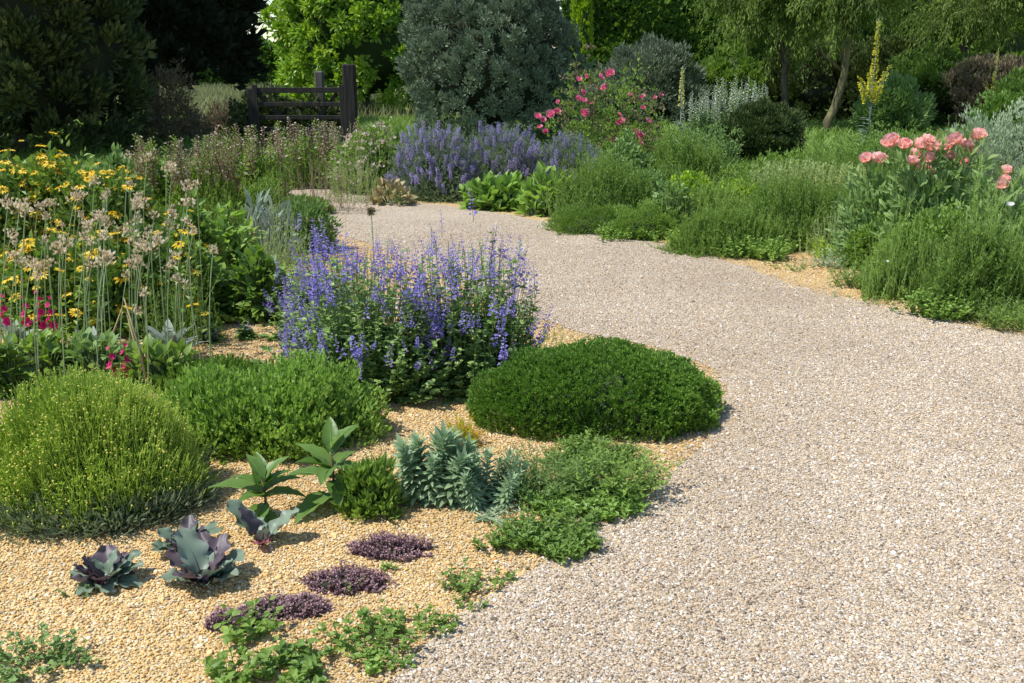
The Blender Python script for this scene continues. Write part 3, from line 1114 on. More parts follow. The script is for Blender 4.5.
# left, by the gate
shrub('twiggy_bush', 'brownish twiggy bush between the two dark conifers', 'bush', (x_at(172, 18.0, .7), 18.0, .62, .5, 1.3), 'brown_twig', 800, 7, .09, 60, L_NARROW,
      amp=.15, corem=None, shell=.6, jit=.8)
shrub('fern_clump', 'rusty brown fern clump at the foot of the darkest conifer', 'fern', (x_at(222, 19.0, .3), 19.0, .55, .5, .62), 'brown_twig', 400, 7, .1, 61, L_NARROW,
      amp=.15, corem=None, shell=.6, jit=.8)
shrub('gate_shade_bush', 'added dark bramble growing through the lower gate bars', 'shade_bush', (x_at(290, 18.1, .3), 18.1, 1.0, .45, .86), 'yew', 1700, 8, .08, 62,  # dark bush added to stand in for the conifer's shadow around the gate
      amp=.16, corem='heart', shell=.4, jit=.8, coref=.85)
# meadow grass beyond the gate: uncountable
def meadow_grass(name, x0, x1, y0, y1, n, h, mat, seed):
    rng = R(seed)
    mb = MB()
    x = rng.uniform(x0, x1, n); y = rng.uniform(y0, y1, n)
    P0 = np.stack([x, y, 0 * x], 1)
    o = np.stack([rng.normal(0, .12, n), rng.normal(0, .12, n), h * rng.uniform(.4, 1, n)], 1)
    mb.blades(P0, P0 + o * np.array([.2, .2, .7]), P0 + o, .012 + .0009 * y, rng.uniform(0, 1, n), mat, 2, rng)
    ob = mb.obj(name)
    ob['kind'] = 'stuff'


meadow_grass('meadow_grass', -10, 1.5, 17.2, 24, 26000, .32, 'grass', 70)
meadow_grass('meadow_grass', -16, 3, 24, 44, 26000, .55, 'dry_grass', 71)
meadow_grass('rough_grass', .4, 12, 12.6, 30, 42000, .26, 'grass', 72)
meadow_grass('meadow_grass', -10, .4, 12.6, 17.2, 12000, .22, 'grass', 73)

# ------------------------------------------------------------------ gate
GY = 17.4
def gx(px, z=1.0): return x_at(px, GY, z)
gate_t = thing('timber_gate', 'dark weathered timber field gate under the laurel tree', 'gate', (gx(252), GY, 0))
W = gx(346) - gx(252)
rng = R(80)
for z, th in ((1.03, .045), (.80, .035), (.58, .035), (.38, .035), (.2, .035)):
    mb = MB(); mb.box((W / 2, 0, z), (W / 2, .02, th), 'old_timber', bev=.006); mb.obj('rail', gate_t)
for x in (.05, W - .06):
    mb = MB(); mb.box((x, -.028, .62), (.045, .024, .5), 'old_timber', bev=.006); mb.obj('stile', gate_t)
for xa, za, xb, zb in ((.08, .98, W * .52, .22), (W * .9, .98, W * .5, .22)):
    mb = MB()
    L = math.hypot(xb - xa, zb - za)
    mb.box(((xa + xb) / 2, .03, (za + zb) / 2), (L / 2, .012, .032), 'old_timber', rot=Matrix.Rotation(-math.atan2(zb - za, xb - xa), 3, 'Y'), bev=.004)
    mb.obj('brace', gate_t)
def post(label, px, y, top, hw, mat):
    h = z_at(top, y)
    mb = MB(); mb.box((0, 0, h / 2 - .1), (hw, hw, h / 2 + .1), mat, bev=.02)
    tag(mb.obj('gate_post', None, (x_at(px, y, 1), y, 0)), label, 'post', 'gate posts')
post('thick dark post carrying the timber gate at its right end', 350, GY + .05, 64, .105, 'old_timber')
post('thin dark post closing the timber gate at its left end', 250, GY, 88, .05, 'old_timber')
post('paler grey post standing behind the timber gate', 320, GY + .7, 71, .075, 'grey_timber')
# ------------------------------------------------------------------ right-hand bed
# lavender coloured catmint along the far edge of the path
def catmint(label, s, seed, nsp=230, cap=60):
    x, y, rx, ry, h = s
    rng = R(seed)
    t = thing('catmint', label, 'catmint', (x, y, 0), 'catmint plants beside the path')
    mb = MB()
    core(mb, rx, ry, h * .8, seed, 'heart_mid', .7)
    p, nr = dome(3200, rx, ry, h * .92, rng, .06, .3, 3., seed)
    tufts(mb, p, nr, 5, L_SMALL, .022, 'nepeta_leaf', rng, 1.2, .6, .6, .5, 1.)
    mb.obj('foliage', t)
    pr = [spike(R(seed + k), 54, .22, .10, .14, .12, 'lavender', 'stem_green', .15, .4, .02, .9, 0) for k in range(2)]
    p, nr = dome(nsp, rx * .97, ry * .97, h * .9, rng, .06, .1, 3., seed, lowz=.12)
    pl = []
    for a, b in zip(p, nr):
        d = b * .55 + np.array([0, 0, .9]) + rng.normal(0, .18, 3)
        pl.append((tuple(a - d * .05), tuple(d), .14 * rng.uniform(.6, 1.4), (0, -1, .2)))
    part_copies(t, 'flower_spike', pr, pl, cap)


catmint('catmint mound in lavender flower, at the left end beside the path bend', site(436, 203, 95, 124, .8), 101, 290)
catmint('catmint mound in full lavender flower below the middle of the spruce', site(500, 196, 100, 124, .8), 102, 270)
catmint('thinner greyer catmint mound just left of the pink roses', site(568, 194, 92, 138, .8), 103, 110)


def broad_clump(name, label, cat, s, seed, mat, n, L, tpl=L_OVATE, smat='stem_green', up=.6, group=None, corem='heart_mid', wscale=1.1):
    x, y, rx, ry, h = s
    rng = R(seed)
    mb = MB()
    if corem:
        core(mb, rx, ry, h, seed, corem, .6)
    p, nr = dome(n, rx, ry, h, rng, .08, .3, 3., seed)
    d = unit(nr + np.array([0, 0, up]) + rng.normal(0, .35, (n, 3)))
    b = p * np.array([.5, .5, .2])
    mb.stalks(b, (b + p) / 2, p - d * L * .3, .004, .002, .4, smat, 2)
    s_ = L * rng.uniform(.65, 1.25, n)
    mb.inst(tpl, p - d * L * .4, d, nr * .5 + np.array([0, 0, .9]) + rng.normal(0, .3, (n, 3)), np.stack([s_ * wscale, s_, s_], 1), rng.uniform(0, 1, n), mat, True)
    o = mb.obj(name, None, (x, y, 0))
    return tag(o, label, cat, group)


broad_clump('broad_leaf_clump', 'low clump of pale bright green broad leaves in front of the catmint', 'plant', site(497, 212, 76, 174, .6), 104, 'fresh_green', 330, .13)
broad_clump('broad_leaf_clump', 'second bright broad leaved clump, touching the grassy green mound', 'plant', site(548, 217, 62, 172, .6), 105, 'fresh_green', 260, .12)

GREEN_GRP = 'soft green mounds along the right edge of the path'
feather('grassy_clump', 'upright fresh green grassy mound right of the broad leaved clumps', 'plant', site(606, 230, 110, 164, .7), 'mid_green', 2000, 106, 1.3, .005, 9, .045, splay=.35)
shrub('low_green_mat', 'low mat of tiny leaves spilling on the path below the grassy mound', 'ground cover plant', site(596, 236, 96, 206, .5), 'mid_green', 2000, 6, .018, 107, rad=1.4, amp=.12)
shrub('low_green_mat', 'yellowish green mat at the path edge left of the pale spurge', 'ground cover plant', site(648, 241, 84, 206, .5), 'grass', 1600, 6, .02, 108, rad=1.4, amp=.12)
broad_clump('leafy_clump', 'blue green leafy clump behind the path edge, with a small yellow flower', 'plant', site(672, 238, 56, 186, .7), 109, 'soft_sage', 500, .055)
feather('feathery_mound', 'soft feathery sage green mound bulging over the path edge', 'plant', site(730, 258, 120, 208, .6), 'mid_green', 2600, 110, 1., .005, 8, .035, amp=.05)
def spurge_extra(mb, rng, rx, ry, h):
    p, nr = dome(170, rx, ry, h * 1.03, rng, .06, .06, 3., 111, lowz=.45)
    tufts(mb, p, nr, 8, L_ROUND, .026, 'lime', rng, .9, .8, .5, .7)
shrub('spurge', 'spurge with lime yellow flower heads behind the leafy clump', 'spurge', site(690, 222, 66, 174, .7), 'mid_green', 900, 7, .035, 111, L_NARROW, wscale=1.6, extra=spurge_extra)
shrub('spurge', 'spurge with sharp yellow heads behind the feathery sage green mound', 'spurge', site(742, 220, 90, 182, .7), 'mid_green', 1200, 7, .035, 112, L_NARROW, wscale=1.6, extra=spurge_extra)
feather('green_mound', 'tall soft dark green mound directly below the cream spire', 'plant', site(684, 200, 90, 136, .8), 'mid_green', 1700, 113, 1., .006, 8, .05, splay=.5)
shrub('leafy_clump', 'blue green leafy plant under the lower pink roses', 'plant', site(622, 200, 60, 146, .8), 'soft_sage', 800, 7, .05, 114, L_OVATE)
feather('grassy_clump', 'yellow green grassy plant between the two spurges and the dark bush', 'plant', site(640, 205, 70, 178, .8), 'grass', 900, 115, 1.2, .006, 8, .04, splay=.4)


def wispy(name, label, s, seed, n, mat='pale_plume', w=.006, base='grass', plume=True):
    x, y, rx, ry, h = s
    rng = R(seed)
    t = thing(name, label, 'grass', (x, y, 0))
    mb = MB()
    blade_clump(mb, rx, ry, h * .8, n * 3, w, base, rng, .7, .3, .8)
    mb.obj('blades', t)
    mb = MB()
    a = rng.uniform(0, 6.28, n); r = np.sqrt(rng.uniform(0, 1, n))
    P0 = np.stack([np.cos(a) * r * rx * .7, np.sin(a) * r * ry * .7, 0 * a], 1)
    P1 = P0 * 1.35 + np.stack([rng.normal(0, .04, n), rng.normal(0, .04, n), h * rng.uniform(.75, 1.12, n)], 1)
    leafy_stems(mb, P0, P1, 24, L_NARROW, .04, mat, mat, rng, .0018, 1.2, .6, .05, 1.6)
    mb.obj('flower_heads', t)


wispy('wispy_grass', 'pale wispy flowering grass in front of the very dark bush', site(790, 222, 84, 166, .7), 116, 260)
wispy('wispy_grass', 'pale wispy flowering grass left of the pink poppies', site(838, 226, 60, 170, .7), 117, 170)
feather('feathery_mound', 'broad grey green feathery mound behind the yellow gravel patch', 'plant', site(800, 252, 130, 186, .7), 'mid_green', 2400, 118, 1., .005, 8, .04)
broad_clump('leafy_clump', 'small bright leafy plant at the back edge of the yellow gravel patch', 'plant', site(790, 252, 40, 228, .7), 119, 'fresh_green', 120, .07)
feather('feathery_mound', 'green feathery mound directly behind the pink poppy stems on the left', 'plant', site(856, 254, 100, 180, .8), 'mid_green', 2000, 120, 1., .005, 8, .04)
shrub('leafy_clump', 'yellowish green leafy clump overhanging the gravel under the poppies', 'plant', site(878, 272, 60, 222, .7), 'mid_green', 900, 6, .045, 121, L_OVATE)
feather('green_mound', 'large deep green fine leaved mound at the right edge, reaching the path', 'plant', site(982, 320, 104, 236, .7), 'deep_green', 3300, 122, .9, .005, 10, .035, leafm='mid_green')
shrub('leafy_clump', 'olive green leafy clump left of the largest deep green mound, under the poppies', 'plant', site(918, 296, 88, 222, .8), 'mid_green', 1300, 7, .034, 123, L_OVATE, amp=.2, rad=1.4, jit=.9, up=.7)
feather('green_mound', 'low deep green mound sitting on the yellow gravel before the olive leafy clump', 'plant', site(915, 304, 76, 252, .8), 'mid_green', 1300, 1230, .9, .005, 9, .035)
feather('green_mound', 'tuft of deep green stems at the front tip of the right bed, beside the path', 'plant', site(965, 321, 60, 250, .8), 'deep_green', 1100, 1231, 1., .005, 9, .035, leafm='mid_green')
feather('green_mound', 'deep green mound leaving the picture below the right-hand poppies', 'plant', site(1050, 314, 110, 232, .7), 'deep_green', 2200, 124, .9, .005, 10, .035, leafm='mid_green')
shrub('wormwood', 'silvery grey wormwood rising behind the pink poppies', 'wormwood', site(985, 250, 110, 128, .7), 'artemisia', 2600, 8, .034, 125, L_NARROW, wscale=1.6, up=1.1, rad=1.2, corem='heart_mid', amp=.14)
shrub('wormwood', 'silvery grey wormwood at the very edge behind the single stack of poppies', 'wormwood', site(1045, 255, 80, 140, .7), 'artemisia', 1600, 8, .034, 126, L_NARROW, wscale=1.6, up=1.1, rad=1.2, amp=.14)
feather('green_mound', 'mid green mound between the dark bush and the tall yellow spire', 'plant', site(850, 192, 90, 150, .8), 'mid_green', 1100, 127, 1., .007, 7, .05)
feather('green_mound', 'olive green mound in front of the small yellow spire', 'plant', site(950, 200, 110, 132, .8), 'mid_green', 1300, 128, 1., .007, 7, .05)
shrub('shrub', 'dull green rounded shrub at the right edge above the wormwood', 'shrub', site(1005, 180, 90, 98, .8), 'hedge', 1500, 8, .06, 129)


def poppy(label, y, heads, seed, foot):
    """heads: list of (px, py, size)"""
    rng = R(seed)
    x0 = x_at(foot, y, .3)
    t = thing('poppy', label, 'poppy', (x0, y, 0), 'pink poppies')
    mb = MB()
    S0, S1 = [], []
    bl = [ruffled(R(seed + k), 'poppy_pink', size=1.0, stem=0) for k in range(3)]
    meshes = [b.mesh('blossom') for b in bl]
    for i, (px, py, sz) in enumerate(heads):
        yy = y + rng.uniform(-.15, .15)
        z = z_at(py, yy)
        P = np.array([x_at(px, yy, z) - x0, yy - y, z])
        S1.append(P - np.array([0, 0, .01])); S0.append(np.array([P[0] * .4 + rng.normal(0, .03), P[1] * .5, 0]))
        o = bpy.data.objects.new('blossom', meshes[i % 3]); COL.objects.link(o); o.parent = t
        r = sz / 2 * depth(yy, z) / 1000
        o.matrix_local = pose(P, (rng.normal(0, .35), rng.normal(-.3, .3), 1), r * rng.uniform(.95, 1.3), (0, -1, .1))
    S0, S1 = np.array(S0), np.array(S1)
    mb.stalks(S0, (S0 + S1) / 2 + rng.normal(0, .03, S0.shape), S1, .004, .003, rng.uniform(0, 1, len(S0)), 'stem_green', 4, 4)
    mb.obj('stem', t)
    mb = MB()
    p, nr = dome(520, .36, .3, z_at(min(h[1] for h in heads), y) * .86, rng, .15, .7)
    tufts(mb, p, nr, 4, L_LANCE, .085, 'soft_sage', rng, .4, .3, .7, .5)
    mb.obj('foliage', t)


poppy('pink poppy with a flat row of blossoms, leftmost in the bed', 7.9, [(866, 163, 20), (877, 164, 18), (884, 163, 13)], 131, 880)
poppy('pink poppy with the densest bunch of blossoms, under the wormwood', 7.6,
      [(893, 147, 21), (905, 148, 18), (912, 158, 16), (925, 144, 20), (930, 152, 22), (928, 162, 18), (921, 174, 19), (912, 165, 14), (918, 149, 18), (926, 175, 15)], 132, 915)
poppy('pink poppy with looser blossoms, right of the densest bunch', 7.7, [(948, 149, 19), (958, 145, 20), (966, 148, 17), (949, 158, 14), (970, 156, 18), (963, 164, 15), (977, 140, 18)], 133, 955)
poppy('pink poppy with three blossoms stacked in one column at the right edge', 7.0, [(1004, 174, 16), (1004, 183, 15), (1003, 189, 15)], 134, 1003)

# white bindweed-like flower and few single flowers
def single_flower(label, px, py, y, mat, size, seed, name='flower', foot=None, cat='flower'):
    z = z_at(py, y); rng = R(seed)
    x0 = x_at(foot or px, y, 0)
    t = thing(name, label, cat, (x0, y, 0))
    mb = MB()
    P = np.array([x_at(px, y, z) - x0, 0, z])
    mb.stalks([[0, 0, 0]], [[P[0] * .3, 0, z * .6]], [P], [.003], [.002], [.5], 'stem_green', 4, 4); mb.obj('stem', t)
    o = ruffled(rng, mat, ((6, 1., .4),), 1.0, 0).obj('blossom', t)
    o.matrix_local = pose(P, (0, -.5, 1), size, (0, -1, .1))


single_flower('single white blossom hanging in the deep green at the right edge', 1009, 206, 6.2, 'white_petal', .028, 140)
single_flower('small white flower standing alone over the deep green mound by the gravel', 887, 262, 6.6, 'white_petal', .014, 141)

# roses
def rose(label, s, heads, seed):
    x, y, rx, ry, h = s
    rng = R(seed)
    t = thing('rose_bush', label, 'rose bush', (x, y, 0), 'pink rose bushes')
    mb = MB()
    a = rng.uniform(0, 6.28, 26)
    P0 = np.stack([np.cos(a) * .08, np.sin(a) * .08, 0 * a], 1)
    p, nr = dome(26, rx, ry, h, rng, .1, .1)
    leafy_stems(mb, P0, p, 2, L_SMALL, .04, 'stem_red', 'mid_green', rng, .006, .2, .3, .15)
    mb.obj('stems', t)
    mb = MB()
    p, nr = dome(620, rx, ry, h * .95, rng, .18, .6, 3., seed)
    tufts(mb, p, nr, 5, L_SMALL, .05, 'mid_green', rng, 1., .3, .6, .7)
    p, nr = dome(160, rx, ry, h, rng, .14, .4, 3., seed + 1)
    tufts(mb, p, nr, 8, L_SMALL, .045, 'brown_twig', rng, 1., .3, .6, .7)
    mb.obj('foliage', t)
    meshes = [ruffled(R(seed + k), 'rose_pink', ((6, 1., .3), (5, .8, .9), (4, .5, 1.8)), 1.0, 0).mesh('blossom') for k in range(3)]
    for i, (px, py, sz) in enumerate(heads):
        # the blossom stands on the near or far skin of the bush
        yy = y - ry * rng.uniform(.2, .9)
        z = max(.05, z_at(py, yy))
        o = bpy.data.objects.new('blossom', meshes[i % 3]); COL.objects.link(o); o.parent = t
        o.matrix_local = pose((x_at(px, yy, z) - x, yy - y, z), (rng.normal(0, .4), rng.normal(-.7, .3), .7), sz / 2 * depth(yy, z) / 1000, (0, -1, .3))


rose('tall pink rose bush touching the right side of the spruce', site(585, 178, 88, 72, .7),
     [(579, 80, 7), (587, 77, 6), (600, 78, 9), (611, 73, 8), (605, 89, 10), (583, 93, 7), (584, 101, 7), (578, 99, 7), (590, 104, 7), (585, 114, 10), (551, 115, 10),
      (557, 112, 8), (538, 117, 8), (543, 120, 7), (558, 102, 5), (608, 75, 8), (546, 132, 7), (540, 128, 7)], 151)
rose('lower pink rose bush whose blossoms hang over the blue green leaves', site(632, 180, 84, 88, .7),
     [(631, 95, 6), (643, 97, 6), (655, 98, 5), (643, 108, 6), (620, 122, 10), (648, 122, 9), (640, 136, 9), (637, 131, 6), (640, 143, 7), (616, 148, 9), (627, 143, 6), (611, 140, 6),
      (619, 115, 6), (661, 95, 5)], 152)

# tall yellow spires (mullein)
def mullein(label, px, py_top, y, py_branch, seed, mat='mullein_yellow', branches=6, spread=.26, dens=1.0, width=.05, base=None):
    rng = R(seed)
    H = z_at(py_top, y); zb = z_at(py_branch, y)
    x = x_at(px, y, H * .6)
    t = thing('mullein', label, 'mullein', (x, y, 0))
    mb = MB()
    mb.tube([(0, 0, -.03), (.01, 0, H * .4), (0, 0, H)], [.018, .014, .004], 'grey_leaf', 6)
    mb.obj('stem', t)
    def sp(H0, H1, base_, tip, n, seedk):
        r2 = R(seedk); m = MB()
        k = n
        tt = r2.uniform(0, 1, k) ** .9
        P = base_ + (tip - base_) * tt[:, None]
        a = r2.uniform(0, 6.28, k)
        d = np.stack([np.cos(a), np.sin(a), r2.uniform(-.2, .5, k)], 1)
        rad = width * (1 - .75 * tt)
        s = (.016 + .42 * width) * (1 - .5 * tt) * r2.uniform(.7, 1.3, k)
        m.stalks([base_], [(base_ + tip) / 2], [tip], .010, .004, .6, 'grey_leaf', 3, 4)
        m.inst(L_ROUND, P + d * rad[:, None] * .5, d, r2.normal(size=(k, 3)), np.stack([s, s, s], 1), r2.uniform(0, 1, k), mat)
        kk = k // 2
        m.inst(L_SMALL, P[:kk] + d[:kk] * rad[:kk, None] * .3, d[:kk], r2.normal(size=(kk, 3)), np.stack([s, s, s], 1)[:kk] * .9, r2.uniform(0, 1, kk), 'grass')
        return m
    sp(0, 0, np.array([0, 0, zb]), np.array([0, 0, H * .985]), int(330 * dens), seed).obj('flower_spike', t)
    for i in range(branches):
        a = 2 * PI * i / branches + .5
        b = np.array([0, 0, zb - .1 - .05 * (i % 3)]); e = b + np.array([math.cos(a) * spread, math.sin(a) * spread, (H - zb) * rng.uniform(.28, .55)])
        sp(0, 0, b + (e - b) * .25, e, int(90 * dens), seed + i + 1).obj('flower_spike', t)
        m = MB(); m.stalks([b], [b + (e - b) * .1], [b + (e - b) * .3], .01, .008, .5, 'grey_leaf'); m.obj('branch', t)
    m = MB()
    n = 26
    a = rng.uniform(0, 6.28, n); zz = rng.uniform(.05, .9, n) ** 1.5 * zb
    d = np.stack([np.cos(a), np.sin(a), np.full(n, .5)], 1)
    s = .30 * (1 - .7 * zz / zb)
    m.inst(L_LANCE, np.stack([0 * a, 0 * a, zz], 1), d, [0, 0, 1], np.stack([s * 1.3, s, s], 1), rng.uniform(0, 1, n), 'grey_leaf', True)
    m.obj('leaves', t)


mullein('tall branched yellow mullein spire in front of the feathery trees', 874, 18, 17.8, 98, 161, spread=.26, branches=7, width=.085)
mullein('smaller faint yellow mullein spire near the right edge', 994, 48, 20.5, 90, 162, spread=.25, branches=4, dens=.45)
mullein('single unbranched cream spire left of the white spikes', 681, 66, 15.5, 108, 163, 'pale_yellow', 0, dens=.5, width=.05)

def white_spikes(label, s, seed, n):
    x, y, rx, ry, h = s; rng = R(seed)
    t = thing('veronica', label, 'veronica', (x, y, 0), 'white flower spikes under the feathery trees')
    mb = MB()
    p, nr = dome(700, rx, ry, h * .7, rng, .08, .4, 3., seed)
    core(mb, rx, ry, h * .6, seed, 'heart_mid', .8)
    tufts(mb, p, nr, 6, L_NARROW, .06, 'soft_sage', rng, 1., .8, .4, .4, 1.5)
    mb.obj('foliage', t)
    pr = [spike(R(seed + k), 20, .09, .05, .08, .075, 'white_petal', 'stem_green', .1, .5, .022, .9, 0) for k in range(2)]
    pl = []
    for _ in range(n):
        a = rng.uniform(0, 6.28); r = math.sqrt(rng.uniform(0, 1))
        pl.append(((math.cos(a) * r * rx, math.sin(a) * r * ry, h * rng.uniform(.42, .72)), (rng.normal(0, .08), rng.normal(0, .08), 1), h * rng.uniform(.24, .38), (0, -1, 0)))
    part_copies(t, 'flower_spike', pr, pl, 60)


white_spikes('bushy plant with many upright white flower spikes, nearest the dark bush', site(738, 166, 56, 80, .8), 171, 90)
white_spikes('sparser plant of white flower spikes right of the cream spire', site(702, 166, 36, 92, .8), 172, 45)

# plants that close the middle of the right-hand bed
for i, (px, base, wpx, top, mat, kind, lab) in enumerate([
        (712, 232, 80, 188, 'mid_green', 'f', 'loose green plant between the leafy clump and the feathery mound'),
        (668, 214, 80, 170, 'mid_green', 'f', 'fine green plant below the dark green mound and the cream spire'),
        (765, 205, 110, 158, 'mid_green', 's', 'low green plants growing over the roots of the very dark bush'),
        (820, 200, 100, 150, 'grass', 'f', 'yellow green growth right of the very dark bush'),
        (905, 222, 100, 158, 'mid_green', 'f', 'green growth surrounding the stems of the densest poppies'),
        (955, 240, 90, 168, 'mid_green', 's', 'green leaves under the looser pink poppy blossoms'),
        (640, 222, 70, 172, 'soft_sage', 's', 'grey green leafy plant right of the upright grassy mound'),
        (895, 190, 120, 132, 'mid_green', 's', 'mixed green growth at the foot of the tall yellow spire'),
        (700, 176, 90, 134, 'soft_sage', 's', 'grey green growth beneath the white flower spikes'),
        (590, 190, 70, 150, 'mid_green', 's', 'green growth between catmint and the tall rose bush')]):
    if kind == 'f':
        feather('border_plant', lab, 'plant', site(px, base, wpx, top, .8), mat, 1500, 1700 + i, 1.1, .006, 8, .045, splay=.5)
    else:
        shrub('border_plant', lab, 'plant', site(px, base, wpx, top, .8), mat, 900, 7, .04, 1700 + i, L_SMALL, amp=.14, rad=1.4, jit=.8)
# ------------------------------------------------------------------ left-hand bed, far part
def tan_spires(label, s, seed, n=26, flowery=False, mat='blush'):
    """faded upright flower spires over green leaves"""
    x, y, rx, ry, h = s; rng = R(seed)
    t = thing('burning_bush', label, 'perennial', (x, y, 0), 'faded flower spires in the far left bed')
    mb = MB()
    p, nr = dome(520, rx, ry, h * .62, rng, .1, .5, 3., seed)
    tufts(mb, p, nr, 6, L_SMALL, .055, 'mid_green', rng, 1., .6, .6, .6)
    mb.obj('foliage', t)
    pr = []
    for k in range(3):
        m = spike(R(seed + k), 50, .12, .06, .11, .06, 'tan_bract' if k else 'grass', 'stem_red', .1, .4, .012, .8, -.3)
        m.add(spike(R(seed + k + 9), (14, 20, 8)[k] if flowery else (5, 9, 2)[k], .12, .08, .09, .06, mat, 'stem_red', .25, .3, .008, .9, .1))
        pr.append(m)
    pl = []
    for _ in range(n):
        a = rng.uniform(0, 6.28); r = math.sqrt(rng.uniform(0, 1))
        z1 = h * rng.uniform(.85, 1.1); L = h * rng.uniform(.45, .62)
        pl.append(((math.cos(a) * r * rx, math.sin(a) * r * ry, z1 - L), (rng.normal(0, .13), rng.normal(0, .13), 1), L, (0, -1, 0)))
    part_copies(t, 'flower_spire', pr, pl, 100)


tan_spires('faded buff flower spires at the end of the far bed, nearest the gate post', site(362, 192, 62, 128, .7), 201, 30, True)
tan_spires('reddish brown flower spires standing before the timber gate', site(308, 190, 66, 124, .7), 202, 26, True)
tan_spires('brown flower spires with white specks left of the timber gate', site(250, 206, 70, 132, .7), 203, 34)
tan_spires('brown flower spires between the green leafy clump and the dark conifers', site(205, 232, 74, 142, .7), 204, 34)
tan_spires('brown seed spires behind the tallest yellow flowers', site(158, 225, 60, 142, .7), 205, 22)
def whitefl(mb, rng, rx, ry, h):
    p, nr = dome(190, rx, ry, h * 1.02, rng, .08, .1, 3., 206, lowz=.2)
    tufts(mb, p, nr, 4, L_ROUND, .035, 'blush', rng, .6, .5, .5, .8)
shrub('flowering_bush', 'yellow green bush dotted white, between gate post and catmint', 'bush', site(372, 196, 80, 128, .7), 'grass', 800, 6, .045, 206, corem='heart_mid', extra=whitefl, amp=.14, shell=.4, coref=.6)
broad_clump('withered_clump', 'withered tan leafed clump at the left end of the catmint', 'plant', site(392, 207, 42, 180, .7), 207, 'straw', 90, .10, corem=None)
shrub('leafy_clump', 'bright green low clump by the far turn of the path', 'plant', site(306, 216, 50, 198, .6), 'mid_green', 500, 6, .04, 208, L_NARROW, wscale=1.5)
feather('grassy_clump', 'fine green grassy clump left of the far turn of the path', 'plant', site(262, 222, 50, 186, .7), 'grass', 700, 209, 1.2, .006, 7, .05)

broad_clump('cardoon', 'blue grey leaved cardoon in the middle of the left bed', 'cardoon', site(262, 268, 70, 196, .8), 210, 'grey_leaf', 150, .16, L_LANCE, 'grey_leaf', 1.8, corem=None, wscale=.7)
LG = 'large leafy green clumps in the left bed'
broad_clump('comfrey', 'large leafy green clump left of the blue salvia', 'leafy plant', site(258, 326, 84, 256, .8), 211, 'mid_green', 700, .085, L_LANCE, up=.3, wscale=1.5, group=LG)
broad_clump('comfrey', 'large leafy green clump behind, right of the brown spires', 'leafy plant', site(225, 288, 84, 214, .8), 212, 'fresh_green', 620, .09, L_LANCE, up=.3, wscale=1.5, group=LG)
shrub('leafy_clump', 'grey green leafy plant with pale buds, below the far path turn', 'plant', site(300, 255, 70, 206, .7), 'soft_sage', 450, 6, .05, 213, L_NARROW, wscale=1.6, extra=None)
broad_clump('comfrey', 'dark leafy clump under the yellow flowers at the bed centre', 'leafy plant', site(190, 330, 90, 246, .8), 214, 'mid_green', 700, .08, L_LANCE, up=.3, wscale=1.5, group=LG)

# yellow flowering clumps at the back left
def yellow_clump(label, s, seed, n, size=.050):
    x, y, rx, ry, h = s; rng = R(seed)
    t = thing('oxeye', label, 'yellow daisy', (x, y, 0), 'yellow flowered clumps at the back of the left bed')
    mb = MB()
    core(mb, rx, ry, h * .8, seed, 'heart_mid', .7)
    p, nr = dome(950, rx, ry, h * .93, rng, .1, .45, 3., seed)
    tufts(mb, p, nr, 4, L_OVATE, .06, 'deep_green' if seed % 2 else 'mid_green', rng, 1., .3, .7, .6)
    mb.obj('foliage', t)
    pr = [daisy(R(seed + k), 11, size=1.0) for k in range(3)]
    pr = []
    for k in range(3):
        m = daisy(R(seed + k), 12, size=1.0)
        pr.append(m)
    p, nr = dome(int(n * 2.4), rx, ry, h * 1.02, rng, .1, .06, 3., seed, lowz=.05)
    pl = [(tuple(a + np.array([0, 0, .02])), (b[0] * .4 + rng.normal(0, .2), b[1] * .4 - .1 + rng.normal(0, .2), 1), size * rng.uniform(.35, 1.1), (0, -1, .1)) for a, b in zip(p, nr)]
    part_copies(t, 'flower_head', pr, pl, 90)


for k in ():
    pass
yellow_clump('yellow daisy clump farthest left, cut by the picture edge', site(8, 262, 110, 172, .8), 221, 50)
yellow_clump('yellow daisy clump rising highest against the dark conifer', site(52, 258, 96, 152, .8), 222, 52)
yellow_clump('yellow daisy clump behind the thickest alliums, right of the highest one', site(110, 262, 96, 168, .8), 223, 46)
yellow_clump('low yellow daisy clump behind the magenta gladioli', site(50, 335, 130, 232, .7), 224, 30)
yellow_clump('low yellow daisy clump behind the leaning straw coloured stalks', site(135, 338, 120, 236, .7), 225, 28)
yellow_clump('small yellow daisy clump at the right end, beside the leafy green clump', site(190, 300, 60, 216, .8), 226, 14, .04)
shrub('sage_bush', 'pale blue green leafy shoots behind the tallest allium heads', 'plant', site(118, 240, 60, 158, .7), 'soft_sage', 300, 7, .06, 227, L_OVATE, up=1.)

# allium seed heads on long bare stems
def allium_proto(seed):
    rng = R(seed)
    n = 20
    a = rng.uniform(0, 6.28, n); e = rng.uniform(-.8, 1.4, n)
    d = np.stack([np.cos(a) * np.cos(e), np.sin(a) * np.cos(e), np.sin(e)], 1)
    r = .040 * rng.uniform(.35, 1.25, n)
    tip = d * r[:, None] + np.array([0, 0, .012])
    m = MB()
    m.stalks(np.zeros((n, 3)), tip * .5, tip, .0012, .0009, rng.uniform(0, 1, n), 'straw', 2)
    k = 3
    idx = np.repeat(np.arange(n), k)
    Y = unit(d[idx] * .5 + np.array([0, 0, .9]) + rng.normal(0, .3, (n * k, 3)))
    s = .021 * rng.uniform(.6, 1.4, n * k)
    m.inst(leaf_tpl(.5, .2, .1), tip[idx], Y, rng.normal(size=(n * k, 3)), np.stack([s, s, s], 1), np.clip(rng.uniform(0, 1, n)[idx] + rng.normal(0, .1, n * k), 0, 1), 'capsule')
    return m


